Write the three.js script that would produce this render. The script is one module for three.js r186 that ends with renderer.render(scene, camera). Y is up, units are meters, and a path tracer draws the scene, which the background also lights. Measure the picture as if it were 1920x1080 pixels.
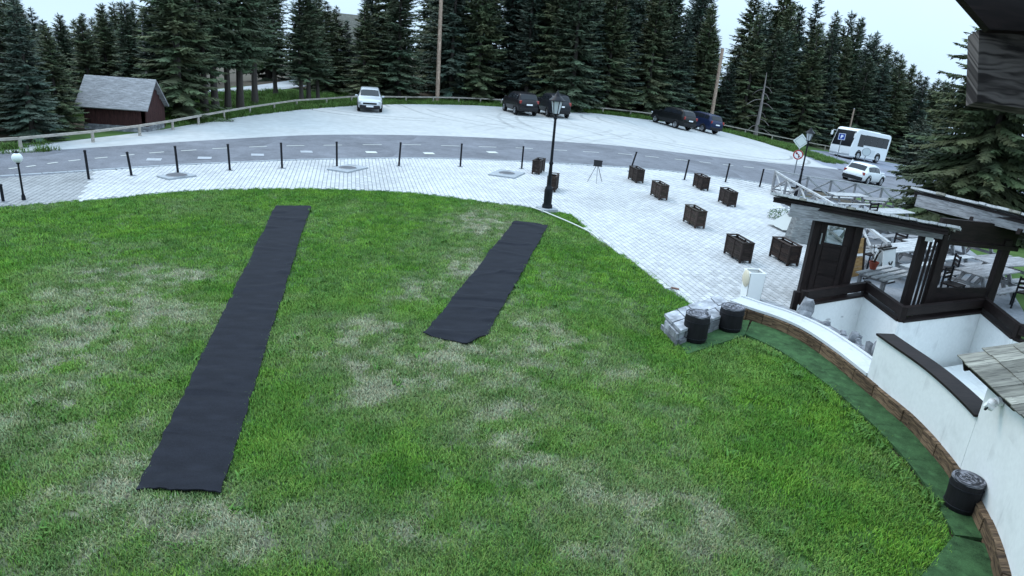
import * as THREE from 'three';
import { RoundedBoxGeometry } from 'three/addons/geometries/RoundedBoxGeometry.js';
import { mergeGeometries } from 'three/addons/utils/BufferGeometryUtils.js';

// ---------------------------------------------------------------- camera, sky, sun, exposure
const scene = new THREE.Scene();
const camera = new THREE.PerspectiveCamera(2 * Math.atan(540 / 1300) * 180 / Math.PI, 1920 / 1080, 0.1, 1500);
camera.position.set(0, 5.4, 0);
camera.rotation.order = 'YXZ';
camera.rotation.set(-0.33909, 0, 0.08);

const renderer = new THREE.WebGLRenderer({ antialias: true });
renderer.toneMapping = THREE.LinearToneMapping;
renderer.toneMappingExposure = 1.75;
renderer.shadowMap.enabled = true;

function mulberry(a) { return () => { a |= 0; a = a + 0x6D2B79F5 | 0; let t = Math.imul(a ^ a >>> 15, 1 | a); t = t + Math.imul(t ^ t >>> 7, 61 | t) ^ t; return ((t ^ t >>> 14) >>> 0) / 4294967296; }; }
const R0 = mulberry(77);
const rr = (a, b, r = R0) => a + (b - a) * r();
const lerp = (a, b, t) => a + (b - a) * t;
const clamp = (x, a = 0, b = 1) => Math.min(b, Math.max(a, x));
const sstep = (a, b, x) => { const t = clamp((x - a) / (b - a)); return t * t * (3 - 2 * t); };
// value noise that repeats every `p` cells
function makeNoise(seed) {
  const r = mulberry(seed), n = 256, tab = new Float32Array(n * n); for (let i = 0; i < n * n; i++) tab[i] = r();
  const at = (x, y, p) => tab[(((y % p) + p) % p % n) * n + (((x % p) + p) % p % n)];
  return (x, y, p = 256) => { const xi = Math.floor(x), yi = Math.floor(y), fx = x - xi, fy = y - yi, u = fx * fx * (3 - 2 * fx), v = fy * fy * (3 - 2 * fy);
    return lerp(lerp(at(xi, yi, p), at(xi + 1, yi, p), u), lerp(at(xi, yi + 1, p), at(xi + 1, yi + 1, p), u), v); };
}
const N1 = makeNoise(11), N2 = makeNoise(29);
const fbm = (x, y, o = 4, p = 256, N = N1) => { let s = 0, a = .5, t = 0; for (let i = 0; i < o; i++) { s += a * N(x, y, p); t += a; a *= .5; x *= 2; y *= 2; p = Math.min(256, p * 2); } return s / t; };

{ // overcast evening sky, a pale cloud sheet
  const w = 512, h = 256, d = new Float32Array(w * h * 4);
  for (let j = 0; j < h; j++) for (let i = 0; i < w; i++) {
    const el = (j / (h - 1) - .5) * Math.PI, k = (j * w + i) * 4;
    const up = Math.max(0, Math.sin(el)), c = fbm(i / w * 16, j / h * 8, 5, 16, N2);
    const L = (.56 + .72 * up) * (.86 + .28 * c);
    d[k] = L * .75; d[k + 1] = L * 1.0; d[k + 2] = L * 1.25; d[k + 3] = 1;
  }
  const t = new THREE.DataTexture(d, w, h, THREE.RGBAFormat, THREE.FloatType);
  t.mapping = THREE.EquirectangularReflectionMapping; t.magFilter = t.minFilter = THREE.LinearFilter; t.needsUpdate = true;
  scene.background = t; scene.environment = t;
}
const sun = new THREE.DirectionalLight(0xfff4e8, 0.6);
sun.position.set(-30, 46, -52); sun.target.position.set(0, 0, -30);
sun.castShadow = true; sun.shadow.radius = 40; sun.shadow.mapSize.set(2048, 2048);
Object.assign(sun.shadow.camera, { left: -70, right: 70, top: 70, bottom: -70, near: 1, far: 250 });
scene.add(sun, sun.target);

// ---------------------------------------------------------------- helpers
const lin = (r, g, b) => new THREE.Color().setRGB(r, g, b);
function tex(w, h, fn, srgb = true) {
  const d = new Uint8Array(w * h * 4);
  for (let j = 0; j < h; j++) for (let i = 0; i < w; i++) { const c = fn(i / w, j / h, i, j), k = (j * w + i) * 4;
    for (let q = 0; q < 3; q++) { let v = clamp(Array.isArray(c) ? c[q] : c); if (srgb) v = v <= .0031308 ? v * 12.92 : 1.055 * Math.pow(v, 1 / 2.4) - .055; d[k + q] = Math.round(v * 255); } d[k + 3] = 255; }
  const t = new THREE.DataTexture(d, w, h); t.wrapS = t.wrapT = THREE.RepeatWrapping; t.magFilter = THREE.LinearFilter; t.minFilter = THREE.LinearMipmapLinearFilter; t.generateMipmaps = true;
  if (srgb) t.colorSpace = THREE.SRGBColorSpace; t.needsUpdate = true; return t;
}
const mix3 = (a, b, t) => [lerp(a[0], b[0], t), lerp(a[1], b[1], t), lerp(a[2], b[2], t)];
const mul3 = (a, k) => [a[0] * k, a[1] * k, a[2] * k];
const mat = (o) => new THREE.MeshPhysicalMaterial({ roughness: .85, metalness: 0, specularIntensity: .4, ...o });

const used = {};
function numbered(n) { if (used[n] === undefined) { used[n] = 0; return n; } used[n]++; return n + '_' + String(used[n]).padStart(3, '0'); }
const shade = (o) => { o.castShadow = o.receiveShadow = true; return o; };
function thing(name, label, category, [x, y, z] = [0, 0, 0], turn = 0, group) {
  const o = new THREE.Group(); o.name = numbered(name); o.position.set(x, y, z); o.rotation.y = turn;
  o.userData = { label, category }; if (group) o.userData.group = group; scene.add(o); return o;
}
function part(parent, name, geo, m, pos, rot) {
  const o = shade(new THREE.Mesh(Array.isArray(geo) ? mergeGeometries(geo.map(g => g.index ? g.toNonIndexed() : g)) : geo, m)); o.name = name;
  if (pos) o.position.set(...pos); if (rot) o.rotation.set(...rot); parent.add(o); return o;
}
function single(name, label, category, geo, m, group) { const o = part(scene, numbered(name), geo, m); o.userData = { label, category }; if (group) o.userData.group = group; return o; }
function structure(name, geo, m) { const o = geo ? part(scene, name, geo, m) : new THREE.Group(); if (!geo) { o.name = name; scene.add(o); } o.userData = { kind: 'structure' }; return o; }
function copy(src, label, pos, turn) { const r = src.clone(); r.name = numbered(src.name.replace(/_\d{3}$/, '')); r.userData = { ...src.userData, label }; if (pos) r.position.set(...pos); if (turn !== undefined) r.rotation.y = turn; scene.add(r); return r; }

// box with uv in metres, grain along its longest side
function box(w, h, d, off = 0) {
  const g = new THREE.BoxGeometry(w, h, d).toNonIndexed(); return woodUV(g, w, h, d, off);
}
function rbox(w, h, d, r = .01, off = 0, seg = 1) { const g = new RoundedBoxGeometry(w, h, d, seg, r).toNonIndexed(); return woodUV(g, w, h, d, off); }
function woodUV(g, w, h, d, off = 0) {
  const p = g.attributes.position, n = g.attributes.normal, uv = new Float32Array(p.count * 2), L = w >= h && w >= d ? 0 : h >= d ? 1 : 2;
  for (let i = 0; i < p.count; i += 3) {
    let nx = 0, ny = 0, nz = 0; for (let k = 0; k < 3; k++) { nx += Math.abs(n.getX(i + k)); ny += Math.abs(n.getY(i + k)); nz += Math.abs(n.getZ(i + k)); }
    const ax = nx >= ny && nx >= nz ? 0 : ny >= nz ? 1 : 2, rest = [0, 1, 2].filter(q => q !== ax);
    const ua = ax === L ? rest[0] : L, va = rest.find(q => q !== ua);
    for (let k = 0; k < 3; k++) { const c = [p.getX(i + k), p.getY(i + k), p.getZ(i + k)]; uv[(i + k) * 2] = c[ua] + off * 1.37; uv[(i + k) * 2 + 1] = c[va] + off; }
  }
  g.setAttribute('uv', new THREE.BufferAttribute(uv, 2)); return g;
}
const V = (x, y, z) => new THREE.Vector3(x, y, z);
// square timber from p to q (arrays), b wide, t tall
function beam(p, q, b, t, off = 0, roll = 0) {
  const a = V(...p), c = V(...q), d = c.clone().sub(a), len = d.length(), g = box(len, t, b, off);
  const x = d.normalize(), up = Math.abs(x.y) > .99 ? V(0, 0, 1) : V(0, 1, 0), z = x.clone().cross(up).normalize(), y = z.clone().cross(x);
  const m = new THREE.Matrix4().makeBasis(x, y, z); if (roll) m.multiply(new THREE.Matrix4().makeRotationX(roll));
  m.setPosition(a.add(c).multiplyScalar(.5)); return g.applyMatrix4(m);
}
function cyl(r0, r1, h, n = 12, y = 0) { return new THREE.CylinderGeometry(r1, r0, h, n).translate(0, y + h / 2, 0); }
function lathe(pts, n = 16) { return new THREE.LatheGeometry(pts.map(p => new THREE.Vector2(p[0], p[1])), n); }
function tube(pts, r, n = 24, m = 6) { return new THREE.TubeGeometry(new THREE.CatmullRomCurve3(pts.map(p => V(...p))), n, r, m); }
function geom(pos, idx, uv, col) { const g = new THREE.BufferGeometry(); g.setAttribute('position', new THREE.Float32BufferAttribute(pos, 3)); if (uv) g.setAttribute('uv', new THREE.Float32BufferAttribute(uv, 2)); if (col) g.setAttribute('color', new THREE.Float32BufferAttribute(col, 3)); if (idx) g.setIndex(idx); g.computeVertexNormals(); return g; }
// prism over a plan polygon [[x,z]...] between two heights; uv in metres
function prism(poly, y0, y1) {
  const s = new THREE.Shape(poly.map(p => new THREE.Vector2(p[0], -p[1])));
  const g = new THREE.ExtrudeGeometry(s, { depth: y1 - y0, bevelEnabled: false }); g.rotateX(-Math.PI / 2); g.translate(0, y0, 0); return g;
}
function inside(poly, x, z) { let c = false; for (let i = 0, j = poly.length - 1; i < poly.length; j = i++) { const [a, b] = poly[i], [e, f] = poly[j]; if ((b > z) !== (f > z) && x < (e - a) * (z - b) / (f - b) + a) c = !c; } return c; }
// smooth curve through plan points, n+1 samples
function curve(pts, n) { return new THREE.CatmullRomCurve3(pts.map(p => V(p[0], 0, p[1])), false, 'centripetal').getSpacedPoints(n).map(v => [v.x, v.z]); }
function offsetCurve(pts, d) { return pts.map((p, i) => { const a = pts[Math.max(0, i - 1)], b = pts[Math.min(pts.length - 1, i + 1)]; let tx = b[0] - a[0], tz = b[1] - a[1]; const l = Math.hypot(tx, tz); return [p[0] - tz / l * d, p[1] + tx / l * d]; }); }

// terrain: level round the house, falling gently to the right along the road
const spl = t => t > 0 ? t * t / (t + 4) : 0;
const terr = (x, z) => -.13 * spl(x - 5) * sstep(20, 36, -z) - .13 * spl(-23 - x);
// sheet between two plan lines that follows the terrain
function ribbon(A, B, n, m, off, camber = 0) {
  const a = curve(A, n), b = curve(B, n), pos = [], uv = [], idx = [];
  for (let i = 0; i <= n; i++) for (let j = 0; j <= m; j++) { const t = j / m, x = lerp(a[i][0], b[i][0], t), z = lerp(a[i][1], b[i][1], t); pos.push(x, terr(x, z) + off + camber * (1 - (2 * t - 1) ** 2), z); uv.push(x, z); }
  for (let i = 0; i < n; i++) for (let j = 0; j < m; j++) { const p = i * (m + 1) + j, q = p + m + 1; idx.push(p, p + 1, q, q, p + 1, q + 1); }
  const g = geom(pos, idx, uv); const nm = g.attributes.normal; if (nm.getY(0) < 0) { g.setIndex(idx.map((v, i) => idx[i - i % 3 + [0, 2, 1][i % 3]])); g.computeVertexNormals(); } return g;
}

// ---------------------------------------------------------------- materials
const woodT = (base, dark, seed, cont = 1) => tex(512, 256, (u, v) => {
  const w = fbm(u * 4 + seed, v * 16, 3, 16), g = fbm(u * 6 + seed, v * 60 + w * 6, 3, 64, N2), k = fbm(u * 3, v * 90 + seed, 2, 128), b = fbm(u * 3 + 9, v * 3 + seed, 3, 8);
  return mul3(mix3(dark, base, clamp((g - .5) * 1.6 * cont + .55)), (.78 + .3 * k) * (.8 + .4 * b)); });
const rep = (t, x, y) => { const c = t.clone(); c.repeat.set(x, y); c.needsUpdate = true; return c; };
const TW = { grey: woodT([.36, .36, .37], [.13, .125, .13], 3), brown: woodT([.022, .014, .013], [.008, .0055, .0055], 17), tan: woodT([.42, .27, .12], [.22, .12, .045], 31), planter: woodT([.058, .042, .036], [.014, .010, .0095], 43), pale: woodT([.55, .56, .56], [.3, .3, .31], 57), shingle: woodT([.30, .29, .25], [.11, .105, .095], 71), base: woodT([.19, .125, .075], [.05, .032, .022], 83, 1.4), fence: woodT([.50, .46, .41], [.25, .22, .19], 91), eave: woodT([.16, .14, .13], [.03, .025, .024], 97, 1.5) };
const wm = (t, o = {}) => mat({ map: rep(t, 1, 1.4), bumpMap: rep(t, 1, 1.4), bumpScale: .004, roughness: .8, ...o });
const M = {};
M.greyWood = wm(TW.grey); M.brownWood = wm(TW.brown, { roughness: .6 }); M.tanWood = wm(TW.tan); M.planter = wm(TW.planter); M.planter2 = wm(TW.planter, { color: lin(.82, .85, .8) }); M.paleWood = wm(TW.pale);
M.shingle = [1, .8, .62, 1.25].map(k => wm(TW.shingle, { color: lin(k, k, k * .97) }));
M.fenceWood = wm(TW.fence); M.baseWood = [1, .8, 1.2].map(k => wm(TW.base, { color: lin(k, k, k), bumpScale: .012 })); M.eave = wm(TW.eave);
M.barkT = tex(256, 256, (u, v) => { const a = fbm(u * 24, v * 6, 4, 32), b = fbm(u * 8 + 4, v * 8, 3, 8, N2); return mul3(mix3([.035, .03, .027], [.13, .11, .10], a), .6 + .7 * b); });
M.bark = mat({ map: M.barkT, bumpMap: M.barkT, bumpScale: .02 });
M.deadBark = mat({ map: M.barkT, color: lin(3.2, 3.3, 3.5) });
M.blackMetal = mat({ color: lin(.012, .013, .017), roughness: .45, metalness: .3 });
M.greyMetal = mat({ color: lin(.28, .29, .31), roughness: .4, metalness: .7 });
const plasterT = tex(512, 512, (u, v) => { const f = fbm(u * 40, v * 40, 4, 64), b = fbm(u * 5, v * 5, 4, 8, N2), s = fbm(u * 20 + 3, v * 2.5, 3, 32); return mul3([.80, .81, .80], .9 + .1 * f - .1 * sstep(.55, .8, b) - .08 * sstep(.62, .85, s)); });
M.plaster = mat({ map: rep(plasterT, .5, .5), bumpMap: rep(plasterT, .7, .7), bumpScale: .004, roughness: .9 });
M.coping = mat({ map: rep(plasterT, .9, .9), color: lin(.72, .73, .75), bumpMap: rep(plasterT, .9, .9), bumpScale: .006, roughness: .9 });
M.white = mat({ color: lin(.78, .79, .78), roughness: .55 });
const asphaltT = tex(1024, 1024, (u, v) => { const f = fbm(u * 180, v * 180, 2, 256), m = fbm(u * 24, v * 24, 3, 32, N2), c = fbm(u * 5, v * 5, 4, 8); return mul3([.18, .184, .205], .66 + .4 * f + .28 * (m - .5) + .5 * (c - .5)); });
M.asphalt = mat({ map: rep(asphaltT, 1 / 6, 1 / 6), bumpMap: rep(asphaltT, 1 / 3, 1 / 3), bumpScale: .006, roughness: .9 });
M.asphalt2 = mat({ map: rep(asphaltT, 1 / 7, 1 / 7), color: lin(1.45, 1.5, 1.62), roughness: .9 });
const gravelT = tex(1024, 1024, (u, v) => { const f = fbm(u * 220, v * 220, 2, 256), m = fbm(u * 40, v * 40, 3, 64, N2), c = fbm(u * 6, v * 6, 4, 8), d = fbm(u * 14 + 5, v * 3, 3, 16); return mul3([.46, .475, .49], .7 + .34 * f + .25 * (m - .5) + .35 * (c - .5) - .22 * sstep(.58, .75, d)); });
M.gravel = mat({ map: rep(gravelT, 1 / 9, 1 / 9), bumpMap: rep(gravelT, 1 / 4, 1 / 4), bumpScale: .012, roughness: .95 });
M.kerb = mat({ map: rep(gravelT, .3, .3), color: lin(.8, .82, .84), roughness: .9 });
M.mortar = mat({ map: rep(gravelT, .25, .25), color: lin(.72, .74, .77), roughness: .95 });
const paverT = tex(256, 256, (u, v) => { const f = fbm(u * 60, v * 60, 3, 64), c = fbm(u * 6, v * 6, 3, 8, N2); return .62 + .36 * f + .3 * (c - .5); });
M.paverT = rep(paverT, 1.2, 1.2);
M.marking = mat({ map: rep(plasterT, .8, .8), color: lin(.72, .72, .68), roughness: .7 });
M.markingWorn = mat({ map: rep(gravelT, .6, .6), color: lin(.95, .95, .98), roughness: .8 });
const stoneT = tex(512, 512, (u, v) => { const f = fbm(u * 30, v * 30, 4, 64), c = fbm(u * 7, v * 7, 4, 8, N2); return mul3(mix3([.15, .155, .165], [.42, .43, .45], clamp((c - .3) * 1.8)), .7 + .5 * f); });
M.stone = [1, .72, 1.35].map(k => mat({ map: rep(stoneT, .8, .8), bumpMap: rep(stoneT, 1.1, 1.1), bumpScale: .02, color: lin(k, k, k * 1.02) }));
const turfT = tex(512, 512, (u, v) => { const f = fbm(u * 120, v * 120, 3, 128), c = fbm(u * 9, v * 9, 3, 16, N2); return mul3([.042, .095, .036], .5 + .7 * f + 1.0 * (c - .5)); });
M.turf = mat({ map: rep(turfT, 1, 1), bumpMap: rep(turfT, 1, 1), bumpScale: .008, roughness: 1 });
const feltT = tex(512, 512, (u, v) => { const f = fbm(u * 150, v * 150, 2, 256), r = .5 + .5 * Math.sin(v * Math.PI * 2 * 64 + fbm(u * 8, v * 8, 2, 8) * 3), c = fbm(u * 4, v * 10, 4, 16, N2); return mul3([.0135, .015, .021], .55 + .6 * f + .25 * r + .7 * (c - .5)); });
M.felt = mat({ map: rep(feltT, .8, .8), bumpMap: rep(feltT, .8, .8), bumpScale: .008, roughness: .95 });
M.soil = mat({ color: lin(.05, .038, .028), roughness: 1 });
M.glassDark = new THREE.MeshPhysicalMaterial({ color: lin(.008, .009, .012), roughness: .12, specularIntensity: .5 });
M.tyre = mat({ color: lin(.014, .014, .015), roughness: .9 }); M.rim = mat({ color: lin(.42, .43, .45), roughness: .35, metalness: .8 });
M.lensWhite = new THREE.MeshPhysicalMaterial({ color: lin(.62, .64, .66), roughness: .1, clearcoat: 1 }); M.lensRed = new THREE.MeshPhysicalMaterial({ color: lin(.28, .02, .015), roughness: .15, clearcoat: 1 });
M.plate = mat({ color: lin(.75, .76, .78), roughness: .5 }); M.blackPlastic = mat({ color: lin(.018, .018, .02), roughness: .65 });
const ptclC = (r, g, b, metal = .2) => new THREE.MeshPhysicalMaterial({ color: lin(r, g, b), roughness: .4, metalness: metal, specularIntensity: .3, clearcoat: .3, clearcoatRoughness: .08 });

// ---------------------------------------------------------------- the ground
const lawnTop = [[-24, -11], [-19, -15.2], [-14.46, -18.67], [-12.55, -20.53], [-10.94, -22.32], [-8.75, -23.57], [-6.23, -24.5], [-3.36, -24.77], [-1.38, -24.3], [.52, -23.95], [1.75, -23.4], [2.34, -20.85], [3.38, -17.85], [4.11, -15.4], [4.6, -14.7]];
const kerbLine = [[-25, -12.5], [-21.4, -17.0], [-17.2, -22.0], [-15.4, -23.9], [-13.9, -25.6], [-11.3, -28], [-8.7, -30.0], [-4.5, -32.5], [.55, -33.9], [5.9, -34.7], [10.5, -36.5], [14.6, -37.9]];
const wallBase = curve([[4.72, -15.0], [5.25, -14.43], [5.75, -13.95], [6.07, -13.42], [6.32, -12.39], [6.42, -11.66], [6.51, -10.81], [6.58, -10.08], [6.55, -9.21], [6.43, -8.34], [6.21, -7.47], [5.89, -6.64], [5.4, -5.7], [4.75, -4.8]], 110);
const iWall = wallBase.findIndex(p => p[1] > -11.42 && p[0] > 6), iHouse = wallBase.findIndex(p => p[1] > -8.62 && p[0] > 6);
const stripIn = offsetCurve(wallBase, -.72).slice(9, iWall + 6);
const pit = [...stripIn, [8.0, -11.0], [10.4, -12.6], [10.4, -13.4], [10.75, -15.05], [8.32, -13.95], [8.3, -15.6], [6.5, -14.56]];
{ // one sheet to the horizon; finer near the house
  const xs = [], zs = [];
  for (let x = -420; x <= 420;) { xs.push(x); const a = Math.abs(x); x += a > 120 ? 40 : a > 45 ? 8 : x > 5 && x < 11.4 ? .2 : 1; }
  for (let z = -520; z <= 60;) { zs.push(z); const a = -z; z += a > 160 ? 40 : a > 100 ? 8 : a > 5 && a < 16.6 ? .2 : a > 0 ? 1 : 8; }
  const pos = [], uv = [], idx = [];
  for (const z of zs) for (const x of xs) { const inPit = x > 5 && x < 11 && z < -9 && z > -16 && inside(pit, x, z); pos.push(x, inPit ? -1.7 : terr(x, z) - .05, z); uv.push((x + 60) / 120, (z + 115) / 120); }
  const w = xs.length; for (let j = 0; j < zs.length - 1; j++) for (let i = 0; i < w - 1; i++) { const p = j * w + i; idx.push(p, p + w, p + 1, p + 1, p + w, p + w + 1); }
  // colours of earth and grass: green verges and clearing, brown needle litter under the spruces
  const railPts = [[-30, -14], [-19.6, -25], [-17.7, -32.5], [-17.2, -40], [-16.1, -50], [-13.8, -56], [-10, -59.6], [-6, -63.4], [-2.3, -65], [3.9, -64], [10, -68.6], [12.8, -71.6], [21, -78], [28.8, -77], [41, -81], [60, -88]];
  const groundT = tex(1024, 1024, (u, v) => {
    const x = u * 120 - 60, z = v * 120 - 115, f = fbm(u * 240, v * 240, 3, 256), m = fbm(u * 60, v * 60, 3, 64, N2), b = fbm(u * 12, v * 12, 3, 16);
    const litter = mix3([.045, .036, .026], [.10, .082, .058], f), grass = mix3([.035, .075, .018], [.10, .17, .045], f * .6 + m * .4);
    let g = 0; const d = Math.min(...railPts.slice(0, -1).map((p, i) => { const q = railPts[i + 1], dx = q[0] - p[0], dz = q[1] - p[1], t = clamp(((x - p[0]) * dx + (z - p[1]) * dz) / (dx * dx + dz * dz)); return Math.hypot(x - p[0] - dx * t, z - p[1] - dz * t); }));
    g = 1 - sstep(1.6, 3.2, d + (m - .5) * 2);
    if (x > -27 && x < -12 && z < -36 && z > -66) g = Math.max(g, sstep(.32, .5, m * .6 + b * .4 + (x < -14.5 ? .06 : -.2)));
    if ((x > 9 && z > -36) || (x > 19 && z > -46)) g = Math.max(g, 1);
    return mix3(litter, grass, g); });
  groundT.wrapS = groundT.wrapT = THREE.MirroredRepeatWrapping;
  structure('ground', geom(pos, idx, uv), mat({ map: groundT, roughness: 1 }));
}
// gravel road behind the spruces on the left
structure('forest_track', ribbon([[-60, -44], [-36, -47.5], [-26, -51], [-22, -61], [-21, -78]], [[-60, -49], [-38, -52], [-29, -55.5], [-25.6, -63], [-25, -78]], 40, 3, .0), M.gravel);

// road
const roadFar = [[-34, -11.5], [-27, -18.6], [-22.5, -23.2], [-19.77, -26], [-18.2, -27.9], [-16.83, -29.9], [-13.8, -33.95], [-10.86, -37.3], [-5.57, -40.4], [.57, -42.2], [7.06, -43.2], [13.03, -46.4], [19.7, -51.6], [25.5, -56.5], [40, -66], [62, -79]];
const roadNear = [[-28.5, -8.5], [-23.5, -14.2], [-19.6, -18.8], [-16.69, -21.9], [-15.5, -23.5], [-14.2, -25.2], [-11.4, -27.9], [-8.73, -30.0], [-4.49, -32.7], [.55, -34.12], [5.9, -34.95], [10.5, -36.8], [14.77, -38.3], [20, -40.3], [36, -47], [62, -58]];
const road = structure('road', ribbon(roadFar, roadNear, 90, 8, .012, .03), M.asphalt);
const lane = [[-17.43, -23.40], [-17.19, -23.95], [-16.96, -24.76], [-16.64, -25.52], [-16.16, -26.40], [-15.66, -27.34], [-15.03, -28.39], [-14.20, -29.45], [-13.31, -30.58], [-12.10, -31.77], [-10.75, -32.90], [-9.26, -33.94], [-7.58, -35.10], [-5.76, -36.15], [-3.85, -36.86], [-1.91, -37.55], [.06, -38.16], [1.97, -38.51], [3.75, -38.78], [5.71, -39.13], [7.29, -39.6], [9.17, -40.56], [10.80, -41.46], [12.45, -42.42], [14.09, -43.55], [15.90, -44.87]];
function sheetQuad(cx, cz, dx, dz, l, w, off) { // small terrain-following patch
  const pos = [], uv = [], idx = [], n = 4, nx = -dz, nz = dx; for (let i = 0; i <= n; i++) for (let j = 0; j <= 1; j++) { const a = (i / n - .5) * l, b = (j - .5) * w, x = cx + dx * a + nx * b, z = cz + dz * a + nz * b; pos.push(x, terr(x, z) + off, z); uv.push(x, z); }
  for (let i = 0; i < n; i++) { const p = i * 2; idx.push(p, p + 1, p + 2, p + 2, p + 1, p + 3); } let g = geom(pos, idx, uv); if (g.attributes.normal.getY(0) < 0) { g.setIndex(idx.map((v, i) => idx[i - i % 3 + [0, 2, 1][i % 3]])); g.computeVertexNormals(); } return g; }
lane.forEach((p, i) => { const a = lane[Math.max(0, i - 1)], b = lane[Math.min(lane.length - 1, i + 1)], dx = b[0] - a[0], dz = b[1] - a[1], l = Math.hypot(dx, dz), per = l / (i && i < lane.length - 1 ? 2 : 1);
  part(road, 'centre_dash', sheetQuad(p[0], p[1], dx / l, dz / l, per * .48, .10, .05), M.marking); });
for (const [x, z, k] of [[-14.38, -26.91, 0], [-12.91, -28.07, 0], [-11.37, -29.74, 0], [-9.80, -31.5, 0], [-7.13, -32.80, 1], [-4.55, -33.84, 1], [-1.57, -35.8, 1]]) part(road, 'painted_square', sheetQuad(x, z, .93, -.36, .52, .52, .045), k ? M.marking : M.markingWorn);

// parking lot
const lotFar = [[-34, -11.6], [-27.5, -19], [-23, -23.8], [-20.2, -26.4], [-19.3, -30.2], [-18.16, -34.3], [-17.4, -40.8], [-16, -46.5], [-14.59, -50.4], [-12, -55.8], [-8.34, -59.8], [-4, -62.6], [.62, -63.6], [5.5, -64.2], [10.5, -67.2], [15.5, -71.6], [19.7, -73.6], [22.4, -71.5], [24.6, -66.5], [26, -60]];
const roadFarLot = [...roadFar.slice(0, 14).map(p => [p[0], p[1]])];
{ // dusty gravel crossed by turning tyre tracks
  const rt = mulberry(61), arcs = []; for (let i = 0; i < 26; i++) { const a0 = rt() * 6.28; arcs.push([rr(-18, 20, rt), rr(-66, -38, rt), rr(4, 16, rt), a0, rr(.5, 1.6, rt), rr(.25, 1, rt)]); }
  const lotT = tex(1280, 1280, (u, v) => { const x = u * 64 - 36, z = v * 64 - 76, f = fbm(u * 256, v * 256, 2, 256), m = fbm(u * 70, v * 70, 3, 128, N2), c = fbm(u * 14, v * 14, 3, 16); let k = .82 + .2 * f + .12 * (m - .5) + .12 * (c - .5);
    for (const [ax, az, r, a0, da, s] of arcs) { const dx = x - ax, dz = z - az, d = Math.hypot(dx, dz) - r; if (Math.abs(d) > 1.2) continue; let an = Math.atan2(dz, dx) - a0; an -= Math.floor(an / 6.2832) * 6.2832; if (an > da) continue; const w = Math.min(Math.abs(d - .7), Math.abs(d + .7)); if (w < .13) k *= 1 - .42 * s * (.4 + m) * (f > .35 ? 1 : .4); }
    return mul3([.47, .475, .47], k); });
  const g = ribbon(roadFarLot, lotFar, 90, 30, 0), uv = g.attributes.uv; for (let i = 0; i < uv.count; i++) uv.setXY(i, (uv.getX(i) + 36) / 64, (uv.getY(i) + 76) / 64);
  structure('parking_lot', g, mat({ map: lotT, roughness: .95 }));
}
// paved yard where the bus stands
structure('bus_yard', ribbon([[24.6, -57.5], [26.5, -57.2], [33, -61.5], [46, -70], [58, -77]], [[25.6, -66], [29, -72.6], [33, -77.2], [44, -83], [58, -88]], 30, 10, .004), M.asphalt2);
const yardKerb = part(structure('yard_kerb'), 'kerb_edge', ribbon([[26.4, -56.7], [33, -61], [46, -69.4], [58, -76]], [[26.6, -57.1], [33.2, -61.4], [46.2, -69.8], [58.2, -76.4]], 24, 1, .14), M.kerb);

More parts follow.
